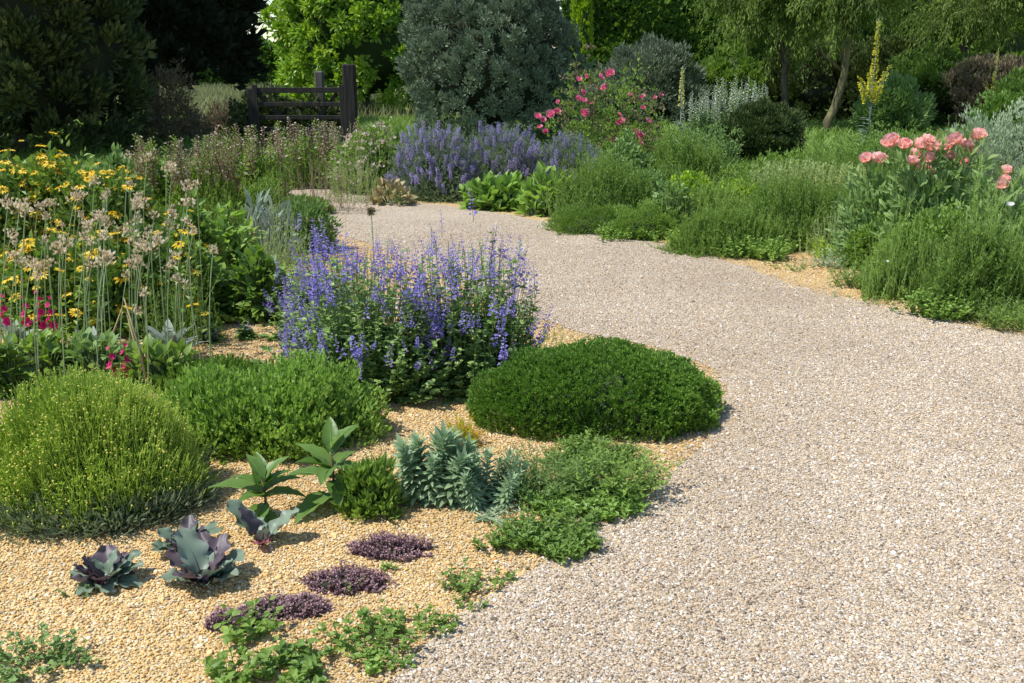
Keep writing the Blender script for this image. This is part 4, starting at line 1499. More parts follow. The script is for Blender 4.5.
ALL_HEADS = [m.mesh('seed_head') for m in (allium_proto(301), allium_proto(302), allium_proto(303), allium_proto(304))]
GRP_A = 'alliums with papery seed heads in the left bed'
def allium(px, py, foot, y, label, seed, big=1.0):
    rng = R(seed)
    y = y - .55
    py = py + (rng.normal(0, 11) if py > 165 else 0)
    z = z_at(py, y)
    x0 = x_at(foot, y, 0)
    t = thing('allium', label, 'allium', (x0, y, 0), GRP_A)
    P = np.array([x_at(px, y, z) - x0, rng.normal(0, .05), z])
    m = MB()
    m.stalks([[0, 0, 0]], [[P[0] * .15 + rng.normal(0, .012), 0, z * .55]], [P], [.0034], [.0024], [rng.uniform(0, 1)], 'allium_stem', 6, 5)
    m.obj('stem', t)
    o = bpy.data.objects.new('seed_head', ALL_HEADS[seed % 4]); COL.objects.link(o); o.parent = t
    o.matrix_local = Matrix.Translation(P) @ Matrix.Rotation(rng.uniform(0, 6), 4, 'Z') @ Matrix.Rotation(rng.normal(0, .25), 4, 'X') @ Matrix.Scale(big, 4)


LAB_TOP = 'tall allium seed head standing clear against the dark conifers'
LAB_Y = 'allium seed head among the yellow daisies on a long green stem'
LAB_R = 'allium seed head on a slender stem right of the yellow daisies'
LAB_L = 'lower allium seed head above the magenta gladioli'
AL = [(128, 158, 128, 6.9, LAB_TOP), (92, 180, 96, 6.6, LAB_Y), (52, 196, 60, 6.4, LAB_Y), (14, 214, 20, 6.2, LAB_L), (28, 216, 26, 6.0, LAB_L), (46, 212, 44, 6.3, LAB_L),
      (145, 190, 150, 6.5, LAB_TOP), (198, 194, 204, 6.3, LAB_R), (172, 212, 168, 6.2, LAB_R), (112, 208, 118, 6.4, LAB_Y), (88, 232, 84, 5.9, LAB_Y), (100, 226, 104, 6.1, LAB_Y),
      (58, 222, 62, 6.0, LAB_Y), (124, 228, 130, 6.0, LAB_Y), (180, 226, 176, 5.9, LAB_R), (188, 232, 196, 5.7, LAB_R), (92, 254, 88, 5.6, LAB_Y), (82, 214, 78, 6.3, LAB_Y),
      (66, 240, 70, 5.7, LAB_Y), (18, 250, 14, 5.6, LAB_L), (38, 256, 34, 5.5, LAB_L), (6, 232, 2, 5.8, LAB_L), (126, 278, 122, 5.4, LAB_Y), (96, 276, 100, 5.3, LAB_Y),
      (150, 232, 160, 5.9, LAB_R), (138, 214, 136, 6.2, LAB_Y), (108, 240, 112, 5.8, LAB_Y), (48, 238, 50, 5.8, LAB_L), (72, 200, 66, 6.5, LAB_Y), (160, 250, 168, 5.6, LAB_R),
      (208, 246, 212, 5.5, LAB_R), (30, 196, 30, 6.4, LAB_L), (102, 196, 108, 6.6, LAB_Y), (4, 202, 8, 6.3, LAB_L), (144, 262, 138, 5.4, LAB_R), (84, 196, 90, 6.5, LAB_Y)]
for i, (px, py, ft, y, lab) in enumerate(AL):
    allium(px, py, ft, y, lab, 310 + i, (.65, 1.0, .8, .9, .55)[(i * 7) % 5])
rr_ = R(399)
for i in range(44):   # more of the same thin stems filling the drift
    px = rr_.uniform(0, 205); y = rr_.uniform(5.2, 6.6); py = 268 - (y - 5.2) * 52 + rr_.normal(0, 24)
    allium(px, py, px + rr_.normal(0, 6), y, LAB_L if px < 60 else LAB_Y if px < 145 else LAB_R, 360 + i, rr_.uniform(.45, 1.0))

# leaning straw stalks
def stalk(label, a, b, seed):
    rng = R(seed)
    x0, y0 = ground_at(*a)
    z = z_at(b[1], y0 + .05)
    m = MB()
    e = np.array([x_at(b[0], y0 + .05, z) - x0, .05, z])
    m.tube([(0, 0, 0), e * .5 + np.array([.01, 0, 0]), e], [.008, .0065, .003], 'straw', 6)
    tag(m.obj('dry_stalk', None, (x0, y0, 0)), label, 'stalk', 'dry straw coloured stalks')


stalk('thick dry straw coloured stalk leaning left across the alliums', (149, 392), (124, 298), 401)
stalk('second dry straw stalk crossing just behind the thick leaning one', (143, 384), (126, 312), 402)
stalk('short straw stalk leaning right beside the two leaning ones', (104, 350), (122, 308), 403)

# magenta gladioli
def gladiolus(label, px, top, bot, foot, y, seed):
    rng = R(seed)
    z1, z0_ = z_at(top, y), z_at(bot, y)
    x0 = x_at(px, y, z0_)
    t = thing('gladiolus', label, 'gladiolus', (x0, y, 0), 'magenta gladioli')
    m = MB(); m.stalks([[0, 0, 0]], [[.01, 0, z1 * .5]], [[0, 0, z1]], [.004], [.002], [.5], 'stem_green', 5, 5); m.obj('stem', t)
    m = MB()
    k = 7
    P0 = rng.normal(0, .012, (k, 3)) * np.array([1, 1, 0])
    P1 = P0 + np.stack([rng.normal(0, .07, k), rng.normal(0, .04, k), rng.uniform(.45, .8, k) * z0_], 1)
    m.blades(P0, (P0 + P1) / 2 * np.array([.4, .4, 1.1]), P1, .022, rng.uniform(0, 1, k), 'mid_green', 5, rng); m.obj('leaves', t)
    n = max(4, int((z1 - z0_) / .028))
    base = MB()
    a = np.arange(6) * PI / 3
    d = np.stack([np.cos(a), np.full(6, 1.0), np.sin(a)], 1)
    base.inst(leaf_fine(.62, 3, -.15, .35, .7), np.zeros((6, 3)), d, np.stack([-np.cos(a), np.full(6, 1.), -np.sin(a)], 1), np.full((6, 3), 1.), rng.uniform(0, 1, 6), 'magenta', True)
    me = base.mesh('floret')
    for i in range(n):
        f = i / (n - 1)
        an = (-1) ** i * .9 - PI / 2 + rng.normal(0, .3)
        o = bpy.data.objects.new('floret', me); COL.objects.link(o); o.parent = t
        s = .034 * (1 - .55 * f)
        dd = (math.cos(an) * .9, math.sin(an) * .9, .35 + .5 * f)
        o.matrix_local = pose((dd[0] * .008, dd[1] * .008, z0_ + (z1 - z0_) * f), dd, s, (0, 0, 1))


gladiolus('magenta gladiolus farthest left, cut by the picture edge', 5, 296, 322, 5, 5.3, 411)
gladiolus('magenta gladiolus left of the pair in the middle of the drift', 27, 298, 322, 27, 5.3, 412)
gladiolus('tallest magenta gladiolus, left one of the close pair', 42, 292, 326, 42, 5.25, 413)
gladiolus('magenta gladiolus with the broadest florets, right one of the close pair', 52, 298, 326, 52, 5.2, 414)
gladiolus('short magenta gladiolus behind the yellow button mound, left one', 113, 348, 374, 113, 4.75, 415)
gladiolus('short magenta gladiolus behind the yellow button mound, nearest the straw stalks', 127, 345, 374, 127, 4.75, 416)

# leaves at the feet of the alliums
for i, (px, base, wpx, top, mat, lab) in enumerate([
        (40, 384, 90, 330, 'mid_green', 'green leafy clump at the feet of the close pair of gladioli'),
        (95, 384, 90, 332, 'soft_sage', 'grey green leafy clump around the short gladioli'),
        (160, 392, 90, 345, 'mid_green', 'green leafy clump at the foot of the leaning straw stalks'),
        (6, 400, 50, 345, 'deep_green', 'dark green leaves at the left edge above the button mound')]):
    broad_clump('leafy_clump', lab, 'plant', site(px, base, wpx, top, .6), 420 + i, mat, 240, .07, L_LANCE, wscale=1.6)
def big_grey(label, px, base, wpx, top, seed):
    x, y, rx, ry, h = site(px, base, wpx, top, .6); rng = R(seed)
    t = thing('mullein_rosette', label, 'mullein', (x, y, 0), 'young mulleins with felted grey leaves')
    for i in range(11):
        a = i * 2.4; m = MB()
        d = np.array([[math.cos(a), math.sin(a), 2.6 if i > 4 else .9]])
        L = h * rng.uniform(.9, 1.15)
        m.inst(leaf_fine(.34, 8, .2, .3, .8, .02), [[0, 0, .01]], d, [[0, 0, 1.]], [[L, L, L]], [rng.uniform(0, 1)], 'grey_leaf', True)
        m.obj('leaf', t)


big_grey('young mullein with pale felted leaves behind the short gladioli', 92, 362, 36, 328, 431)
big_grey('young mullein with near white leaves right of the straw stalks', 168, 364, 32, 322, 432)
big_grey('pale grey leaved young mullein among the farthest left alliums', 14, 350, 34, 318, 433)

# ------------------------------------------------------------------ blue salvia
def salvia(label, s, seed, nst, nsp, sp=.2):
    x, y, rx, ry, h = s; rng = R(seed)
    t = thing('salvia', label, 'salvia', (x, y, 0), 'blue flowered salvias')
    mb = MB()
    core(mb, rx * .6, ry * .6, h * .5, seed, 'heart_mid', .85)
    p, nr = dome(nst, rx, ry, h * .86, rng, .12, .3, 3., seed)
    P0 = p * np.array([.6, .6, 0])
    leafy_stems(mb, P0, p, 22, L_OVATE, .042, 'stem_green', 'salvia_leaf', rng, .003, .2, .12, .08, 1.25, .35)
    mb.obj('foliage', t)
    pr = [spike(R(seed + k), (22, 30, 16, 26)[k], .13, .06, .13, .12, 'violet', 'stem_red', .18, .6, .010, 1., .15, gap=.13) for k in range(4)]
    p, nr = dome(nsp, rx * .97, ry, h * .84, rng, .12, .14, 3., seed, lowz=.28)
    pl = []
    for a, b in zip(p, nr):
        d = b * .35 + np.array([0, 0, 1.]) + rng.normal(0, .24, 3)
        pl.append((tuple(a - unit(d) * .04), tuple(d), sp * rng.uniform(.45, 1.1), (0, -1, .2)))
    part_copies(t, 'flower_spike', pr, pl, 100)


salvia('large blue salvia in the middle, with flowers on its left half thickest', site(362, 412, 215, 222, .75), 501, 520, 230, .16)
salvia('blue salvia on the right, its thin spires standing against the path', site(474, 405, 158, 226, .75), 502, 380, 150, .17)
salvia('blue salvia at the back left, its flowers just below the far path', site(318, 352, 120, 214, .7), 503, 210, 110, .15)
salvia('small flat blue salvia in the yellow gravel gap of the left bed', site(212, 345, 30, 322, .7), 504, 14, 9, .09)
salvia('tiny blue salvia sprig in the gravel gap, next to the large blue salvia', site(247, 342, 26, 320, .7), 505, 12, 8, .09)
# lone seed head
t = thing('seed_stem', 'lone bare stem with a brown knob rising above the blue salvia', 'stem', (x_at(374, 5.3, .4), 5.3, 0))
m = MB(); zt = z_at(212, 5.3); m.stalks([[0, 0, 0]], [[.01, 0, zt * .5]], [[0, 0, zt]], [.004], [.003], [.5], 'allium_stem', 5, 5); m.obj('stem', t)
m = MB(); m.inst(L_SMALL, np.zeros((40, 3)) + [0, 0, zt], unit(R(2).normal(size=(40, 3)) + [0, 0, .5]), R(3).normal(size=(40, 3)), np.full((40, 3), .032), R(4).uniform(0, 1, 40), 'brown_twig'); m.obj('seed_head', t)

# ------------------------------------------------------------------ mounds near the path
def tight_mound(name, label, cat, s, seed, mat, n, per, L, **kw):
    return shrub(name, label, cat, s, mat, n, per, L, seed, **kw)


def stray(mb, rng, rx, ry, h):
    p, nr = dome(420, rx, ry, h * 1.0, rng, .05, .04, 3.2, 511, lowz=.02, box=.82, rag=.02)
    d = unit(nr + np.array([0, 0, .4]) + rng.normal(0, .3, p.shape))
    leafy_stems(mb, p - d * .02, p + d * rng.uniform(.008, .035, (len(p), 1)), 12, L_SMALL, .012, 'stem_red', 'thyme_green', rng, .001, .5, .3, .08, 1.2)
    k = 60
    mb.inst(L_SMALL, p[:k], d[:k], rng.normal(size=(k, 3)), np.full((k, 3), .012), rng.uniform(0, 1, k), 'straw')
tight_mound('thyme_mound', 'dense clipped-looking dark green mound bulging onto the path', 'thyme', site(600, 439, 238, 349, .62), 511, 'thyme_green', 9500, 9, .013,
            amp=.05, freq=3.2, rag=.022, shell=.14, up=.5, out=.8, jit=.55, coref=.80, wscale=1.3, rad=.9, box=.82, vjit=.6, extra=stray)
def sprigs(mb, rng, rx, ry, h):
    n = 600
    p, nr = dome(n, rx, ry, h * .97, rng, .10, .15, 3., 512)
    leafy_stems(mb, p * np.array([.8, .8, .6]), p + nr * .02 + np.array([0, 0, .03]), 12, L_SMALL, .022, 'stem_green', 'fresh_green', rng, .0015, .7, .4, .05, 1.1)
shrub('oregano', 'fresh green oregano mound between the button mound and the salvia', 'oregano', site(268, 462, 206, 374, .7), 'fresh_green', 2600, 6, .027, 512,
      L_SMALL, amp=.10, shell=.3, coref=.7, box=.9, rad=1.1, up=.8, wscale=1.15, extra=sprigs)
shrub('oregano', 'flatter green oregano spreading behind, beside the gravel gap', 'oregano', site(222, 398, 120, 366, .6), 'mid_green', 1200, 6, .028, 513, L_SMALL, amp=.08, rad=1.1, up=.8)

# cotton lavender with yellow buttons
s = site(90, 533, 216, 380, .8)
x, y, rx, ry, h = s
rng = R(520)
t = thing('cotton_lavender', 'round cotton lavender mound covered in tiny yellow buttons, at the left edge', 'cotton lavender', (x, y, 0))
mb = MB()
core(mb, rx, ry, h, 520, 'santolina_core', .72, .03)
p, nr = dome(3600, rx, ry, h * .4, rng, .05, .5, 3., 520)
tufts(mb, p, nr, 4, L_NARROW, .035, 'santolina_leaf', rng, 1., .5, .6, .7, 1.0)
k = 85
a = rng.uniform(PI, 2 * PI, k)
c = np.stack([np.cos(a) * rx * .93, np.sin(a) * ry * .93, np.full(k, .025)], 1)
tufts(mb, c, unit(c * np.array([1, 1, 0])), 26, L_NARROW, .045, 'santolina_leaf', rng, 2.2, .7, .6, .8, .6)
mb.obj('foliage', t)
mb = MB()
n = 13000
p, nr = dome(n, rx, ry, h, rng, .05, .16, 3.5, 520, lowz=.05)
d = unit(nr * .55 + np.array([0, 0, .9]) + rng.normal(0, .16, (n, 3)))
L = rng.uniform(.14, .24, n)
P0 = p - d * L[:, None]; P0[:, 2] = np.maximum(P0[:, 2], 0)
mb.stalks(P0, (P0 + p) / 2 + rng.normal(0, .006, (n, 3)), p, .0014, .0010, rng.uniform(0, 1, n), 'santolina_stem', 2)
# small bracts along the stalks
q = np.repeat(np.arange(n), 4); tt = rng.uniform(.1, .95, (len(q), 1))
mb.inst(L_NARROW, P0[q] * (1 - tt) + p[q] * tt, d[q] + rng.normal(0, .5, (len(q), 3)), rng.normal(size=(len(q), 3)), np.full((len(q), 3), .022), rng.uniform(0, 1, len(q)), 'santolina_stem')
mb.obj('stalks', t)
sel = rng.uniform(0, 1, n) < .17 + .08 * np.sin(p[:, 0] * 14) * np.cos(p[:, 1] * 11)
pl = [(tuple(a), tuple(b), .0045 * rng.uniform(.75, 1.3), (0, -1, 0)) for a, b in zip(p[sel], d[sel])]
part_copies(t, 'button_flower', [button(1.0, 'button_yellow')], pl, 100)

# ------------------------------------------------------------------ sea kales
def kale_leaf(rng, L, W, curl, mat='kale_leaf', mat2='kale_purple', rows=20, cols=11):
    """stalked round-lobed leaf with a frilled rim; y runs along the rib"""
    m = MB()
    vs = []
    ph = rng.uniform(0, 6, 5)
    st = .24
    for i in range(rows + 1):
        t = i / rows
        w = W / 2 * max(.06, math.sin(PI * (.04 + .90 * t ** .85))) ** .6
        for j in range(cols):
            s = (j / (cols - 1) - .5) * 2
            ed = abs(s) ** 2.2
            lob = 1 + ed * (.22 * abs(math.sin(t * 9.5 + ph[0] * (1 if s > 0 else .6))) - .04)
            xx = s * w * lob
            yy = L * (st + (1 - st) * t) + L * .06 * ed * (t - .5) + L * .05 * (1 - ed) * max(0, t - .85) / .15
            zz = -curl * L * t * t + W * .17 * ed * (1 - .4 * t) + W * .11 * abs(s) ** 3 * math.sin(t * 15 + ph[2] + s * 1.6) + W * .02 * math.sin(s * 5 + t * 7 + ph[3])
            vs.append([xx, yy, zz])
    vs = np.array(vs)
    fs = [[i * cols + j, i * cols + j + 1, (i + 1) * cols + j + 1, (i + 1) * cols + j] for i in range(rows) for j in range(cols - 1)]
    rim = np.abs(np.tile(np.linspace(-1, 1, cols), rows + 1)) ** 3
    m.raw(vs, [np.array(fs)], np.clip(rng.uniform(.1, .7) + .25 * rim, 0, 1), mat, True)
    rib = vs.reshape(rows + 1, cols, 3)[:, cols // 2]
    pts = np.concatenate([[[0, 0, 0]], rib[:15:2] - np.array([0, 0, .0012])])
    m.tube(pts, np.linspace(.0032, .0008, len(pts)), mat2, 5)
    return m


def kale(label, px, base, leaves, seed, extra=22):
    """leaves: (azimuth deg, elevation deg, length m, width m, pink)"""
    x, y = ground_at(px, base)
    rng = R(seed)
    t = thing('sea_kale', label, 'sea kale', (x, y, 0), 'sea kales in the yellow gravel')
    leaves = list(leaves) + [(rng.uniform(0, 360), rng.uniform(25, 75), rng.uniform(.06, .125), rng.uniform(.028, .05), int(rng.uniform(0, 2))) for _ in range(extra)]
    for az, el, L, W, pink in leaves:
        L, W = (L * .9, W * .95) if L > .1 else (L * .9, W)
        m = kale_leaf(rng, L, W, .18 if el > 30 else .35, 'kale_pink' if pink == 2 else 'kale_purple' if rng.uniform() < (.75 if pink else .15) else 'kale_leaf', 'kale_pink' if pink else 'kale_purple')
        a, e = math.radians(az), math.radians(el)
        Y = (math.cos(a) * math.cos(e), math.sin(a) * math.cos(e), math.sin(e))
        N = (-math.cos(a) * math.sin(e), -math.sin(a) * math.sin(e), math.cos(e))
        o = m.obj('leaf', t)
        o.matrix_local = pose((math.cos(a) * .008, math.sin(a) * .008, .004), Y, 1.0, N)


kale('sea kale with two big upright leaves and a pink one between', 262, 545,
     [(158, 58, .19, .085, 0), (20, 50, .17, .085, 0), (-80, 40, .085, .055, 2), (120, 40, .12, .07, 0), (60, 35, .10, .06, 0), (170, 72, .15, .07, 1)], 531, 2)
kale('biggest sea kale, one broad grey green leaf facing the viewer', 206, 585,
     [(-112, 48, .15, .10, 1), (35, 38, .15, .09, 0), (165, 45, .16, .08, 1), (110, 50, .18, .09, 1), (-20, 35, .13, .08, 0), (140, 62, .20, .09, 0), (70, 55, .17, .08, 1), (-50, 55, .13, .085, 0), (185, 30, .14, .07, 1)], 532)
kale('low sea kale with small scattered leaves, nearest the left edge', 105, 585,
     [(165, 30, .12, .085, 0), (100, 52, .13, .085, 0), (15, 35, .13, .065, 0), (-60, 30, .09, .06, 1), (45, 40, .14, .06, 1), (-120, 25, .09, .06, 0), (-10, 20, .12, .06, 0), (135, 45, .11, .06, 1)], 533)
kale('small purple sea kale half hidden behind the biggest one', 185, 553,
     [(160, 45, .12, .06, 1), (20, 50, .14, .06, 1), (90, 55, .13, .06, 1), (-40, 35, .09, .055, 1), (200, 35, .11, .06, 0), (50, 30, .15, .06, 1), (-90, 45, .08, .05, 0)], 534)

# ------------------------------------------------------------------ seedlings with large simple leaves
def big_leaf_plant(label, px, base, top, seed, leaves):
    x, y = ground_at(px, base); H = z_at(top, y); rng = R(seed)
    t = thing('elecampane', label, 'seedling', (x, y, 0), 'young plants with large plain leaves')
    m = MB(); m.tube([(0, 0, -.01), (.004, 0, H * .5), (0, 0, H * .85)], [.006, .005, .003], 'stem_red', 6); m.obj('stem', t)
    for az, el, L, zf in leaves:
        L *= .95
        az += rng.normal(0, 9)
        a, e = math.radians(az), math.radians(el)
        Y = (math.cos(a) * math.cos(e), math.sin(a) * math.cos(e), math.sin(e)); N = (-math.cos(a) * math.sin(e), -math.sin(a) * math.sin(e), math.cos(e))
        m = MB()
        tpl = leaf_fine(.46, 10, .16 + rng.uniform(0, .15), .22 + rng.uniform(0, .25), .8, .022, .06, .85)
        m.inst(tpl, [[0, 0, 0]], [[0, 1, 0]], [[0, 0, 1.]], [[L, L, L]], [rng.uniform(.2, 1)], 'big_leaf', True)
        m.tube(np.array([[0, k / 6 * L * .9, -.22 * (k / 6) ** 2 * L * .81 - .0015] for k in range(7)]), np.linspace(.003, .0008, 7), 'grass', 5)
        o = m.obj('leaf', t)
        o.matrix_local = pose((0, 0, zf * H), Y, 1.0, N)


big_leaf_plant('young plant with large plain leaves, behind the upright sea kale', 266, 520, 472, 541,
               [(200, 35, .12, .7), (15, 48, .12, .7), (250, 30, .13, .5), (175, 18, .21, .55), (95, 70, .15, .6), (60, 62, .13, .75), (-10, 10, .15, .5), (-100, 0, .17, .35), (-60, -5, .15, .2), (30, 30, .14, .6), (140, 50, .12, .85)])
big_leaf_plant('taller young plant with large leaves, in front of the oregano', 334, 506, 442, 542,
               [(215, 30, .14, .6), (65, 30, .15, .55), (270, 20, .15, .6), (150, 40, .17, .6), (40, 45, .16, .8), (-20, 15, .17, .6), (190, 15, .20, .45), (-120, 5, .20, .18), (100, 65, .14, .85), (10, 55, .12, .9), (-70, 8, .15, .4), (170, -5, .22, .1)])
shrub('wallflower', 'small dark green tufted plant right of the large leaved young plants', 'plant', site(366, 521, 62, 474, .8), 'mid_green', 230, 8, .038, 543,
      L_NARROW, wscale=1.7, amp=.12, shell=.5, corem='heart_mid', coref=.5, up=.6)
mbx = None
s = site(385, 506, 56, 440, .7)
mb = MB(); rng = R(544)
blade_clump(mb, s[2], s[3], s[4], 34, .008, 'mid_green', rng, .9, .45, .3)
tag(mb.obj('grass_tuft', None, (s[0], s[1], 0)), 'thin arching grassy tuft left of the blue green spurge', 'grass')

# blue green spurge with whorled shoots
def shoot(seed):
    rng = R(seed); m = MB()
    m.stalks([[0, 0, 0]], [[.02, .5, 0]], [[0, 1, 0]], [.02], [.012], [.5], 'euphorbia', 4, 5)
    n = 64
    t = np.linspace(.08, 1, n); a = np.arange(n) * 2.4
    el = .15 + 1.1 * t ** 3
    d = np.stack([np.cos(a) * np.cos(el), np.sin(el) + .12, np.sin(a) * np.cos(el)], 1)
    L = .34 * (1 - .4 * t) * rng.uniform(.85, 1.15, n)
    m.inst(leaf_fine(.30, 4, .1, .28, .8), np.stack([0 * t, t, 0 * t], 1), d, [0, 1, 0], np.stack([L, L, L], 1), rng.uniform(0, 1, n), 'euphorbia', True)
    return m


def euph(label, s, seed, n):
    x, y, rx, ry, h = s; rng = R(seed)
    t = thing('blue_spurge', label, 'spurge', (x, y, 0), 'blue green spurges')
    pl = []
    for i in range(n):
        a = rng.uniform(0, 6.28); r = math.sqrt((i + .5) / n)
        P = np.array([math.cos(a) * r * rx * .7, math.sin(a) * r * ry * .7, 0])
        pl.append((tuple(P), (P[0] * 1.5 + rng.normal(0, .02), P[1] * 1.2 - .02, h * .9), h * rng.uniform(.72, 1.02) * (1 - .25 * r), (0, -1, .2)))
    part_copies(t, 'shoot', [shoot(seed), shoot(seed + 1), shoot(seed + 2)], pl, 100)


euph('blue green spurge, its left clump with the tallest whorled shoots', site(432, 510, 58, 426, .8), 551, 20)
euph('lower blue green spurge with silvery shoots, right of the tallest clump', site(482, 512, 64, 444, .8), 552, 22)
m = MB(); rng = R(553)
s = site(462, 453, 50, 418, .7)
p, nr = dome(160, s[2], s[3], s[4], rng, .1, .5)
leafy_stems(m, p * np.array([.3, .3, 0]), p, 12, L_NARROW, .022, 'straw', 'yellow', rng, .0012, .8, .35, .05, .5)
leafy_stems(m, p[:110] * np.array([.3, .3, 0]), p[:110] * .95, 14, L_NARROW, .024, 'grass', 'lime', rng, .0012, .8, .1, .05, .7)
tag(m.obj('stonecrop', None, (s[0], s[1], 0)), 'wispy orange yellow stonecrop behind the blue green spurge', 'stonecrop')

# ------------------------------------------------------------------ low creeping plants at the path edge
def creeper(name, label, cat, px, base, wpx, top, seed, mat, n, L, ratio=.7, tpl=L_SMALL, dens=5, up=.35, corem=None, smat='stem_green', wscale=1.2, lift=.02, group=None):
    x, y, rx, ry, h = site(px, base, wpx, top, ratio); rng = R(seed)
    m = MB()
    a = rng.uniform(0, 6.28, n); r = np.sqrt(rng.uniform(0, 1, n)) * (1 + .28 * np.sin(a * 3 + seed) + .18 * np.sin(a * 5 + 2 * seed)) * rng.uniform(.8, 1.25, n)
    P0 = np.stack([np.cos(a) * r * rx * .85, np.sin(a) * r * ry * .85, 0 * a], 1)
    d = np.stack([np.cos(a) * .5 + rng.normal(0, .5, n), np.sin(a) * .5 + rng.normal(0, .5, n), np.full(n, up) + rng.uniform(0, .6, n)], 1)
    P1 = P0 + unit(d) * h * rng.uniform(.5, 1.1, (n, 1)) + np.array([0, 0, lift])
    P1[:, 2] = np.clip(P1[:, 2], .008, h)
    leafy_stems(m, P0, P1, dens, tpl, L, smat, mat, rng, .0014, .35, .1, .12, wscale)
    return tag(m.obj(name, None, (x, y, 0)), label, cat, group)


creeper('yarrow', 'pale grey green feathery patch right of the blue green spurge', 'ground cover', 545, 505, 76, 452, 561, 'soft_sage', 260, .022, tpl=L_NARROW, dens=16)
creeper('hyssop', 'green creeping plant touching the front of the dense dark mound', 'ground cover', 592, 478, 96, 446, 562, 'mid_green', 230, .03, dens=12, tpl=L_NARROW, wscale=2.)
creeper('hyssop', 'bright green creeping plant in the middle of the path edge', 'ground cover', 588, 522, 104, 492, 563, 'fresh_green', 270, .03, dens=12, tpl=L_NARROW, wscale=2.)
creeper('hyssop', 'green creeping plant lowest on the path edge, nearest the viewer', 'ground cover', 550, 560, 108, 526, 564, 'mid_green', 300, .028, dens=11, tpl=L_NARROW, wscale=2.)
creeper('hyssop', 'darker twiggy creeping plant sticking out furthest onto the path', 'ground cover', 618, 504, 48, 448, 565, 'mid_green', 170, .028, dens=12, tpl=L_NARROW, wscale=2.)
m = MB(); rng = R(566)
x, y, rx, ry, h = site(505, 528, 50, 508, .6)
P0 = np.tile([[-rx, 0, .01]], (5, 1)) + rng.normal(0, .012, (5, 3)); P0[:, 2] = .01
P1 = np.array([[rx, .03, .03], [rx * .8, -.05, .02], [rx * .7, .1, .03], [rx * .2, -.09, .02], [rx * .3, .13, .03]])
leafy_stems(m, P0, P1, 46, L_NARROW, .034, 'soft_sage', 'artemisia', rng, .0018, .1, .1, .05, 1.2)
tag(m.obj('fern_leaf', None, (x, y, 0)), 'flat silvery fern-like leaf spread on the gravel under the spurge', 'leaf')

# purple thyme
for i, (px, b, wpx, top, lab) in enumerate([(388, 562, 82, 534, 'purple brown thyme patch farthest back, a neat separate oval'),
                                            (346, 597, 86, 560, 'purple brown thyme patch in the middle, with a green sprout at its front'),
                                            (292, 622, 76, 586, 'purple brown thyme patch stretching towards the green weeds'),
                                            (236, 634, 62, 608, 'smallest purple brown thyme patch, half under a green weed')]):
    x, y, rx, ry, h = site(px, b, wpx, top, .55)
    mb = MB(); rng = R(571 + i)
    p, nr = dome(720, rx, ry, min(h, .06), rng, .12, .35, 4., 571 + i)
    leafy_stems(mb, p * np.array([.92, .92, .1]), p, 9, L_ROUND, .0095, 'stem_red', 'thyme_purple', rng, .0012, .5, .15, .15, 1.2)
    core(mb, rx, ry, min(h, .05), 571 + i, 'heart', .7, .12)
    tag(mb.obj('purple_thyme', None, (x, y, 0)), lab, 'thyme', 'purple thyme patches')

# weeds
WG = 'green weeds sprouting in the gravel'
for i, (px, b, wpx, top, mat, n, L, lab) in enumerate([
        (366, 662, 74, 618, 'mid_green', 46, .024, 'largest weed patch in the gravel, at the foreground path edge'),
        (405, 640, 56, 612, 'mid_green', 22, .022, 'leafy weed arm reaching right from the largest weed patch'),
        (445, 638, 38, 618, 'mid_green', 14, .02, 'small green weed at the right tip of the weed patch'),
        (462, 616, 44, 600, 'mid_green', 9, .016, 'flat thin weed lying between two larger ones on the path edge'),
        (468, 598, 54, 572, 'mid_green', 26, .019, 'spreading weed on the path edge below the creeping plants'),
        (502, 590, 36, 574, 'mid_green', 9, .016, 'faint small weed farthest right in the foreground gravel'),
        (246, 648, 56, 606, 'mid_green', 16, .034, 'green weed growing through the smallest purple thyme'),
        (286, 690, 84, 655, 'mid_green', 34, .032, 'broad leaved weed cut off by the bottom edge, left of centre'),
        (234, 690, 30, 650, 'mid_green', 16, .034, 'thin weed at the bottom edge beside the broad leaved one'),
        (36, 686, 84, 640, 'soft_sage', 50, .022, 'blue green weed cluster in the bottom left corner'),
        (384, 676, 50, 655, 'fresh_green', 24, .020, 'pale sprouts below the largest weed patch'),
        (352, 596, 22, 582, 'fresh_green', 14, .014, 'bright little sprout in front of the middle thyme patch'),
        (388, 572, 14, 562, 'fresh_green', 9, .012, 'single bright sprout under the farthest thyme patch'),
        (75, 600, 26, 588, 'soft_sage', 8, .014, 'barely visible grey seedling left of the low sea kale'),
        (830, 270, 30, 248, 'artemisia', 60, .022, 'silver grey tuft on the yellow gravel patch by the right bed'),
        (862, 286, 26, 268, 'mid_green', 18, .02, 'small green seedling on the yellow gravel patch, nearest the deep green mound'),
        (790, 272, 44, 262, 'mid_green', 30, .018, 'flat scatter of seedlings on the yellow gravel left of the silver tuft')]):
    creeper('weed', lab, 'weed', px, b, wpx, top, 601 + i, mat, n, L, ratio=.7, tpl=L_OVATE, dens=7, group=WG)
feather('wispy_tuft', 'thin wispy sprigs poking up behind the dense dark mound', 'plant', site(545, 362, 60, 325, .7), 'grass', 60, 640, 1.6, .003, 8, .02, corem=None)

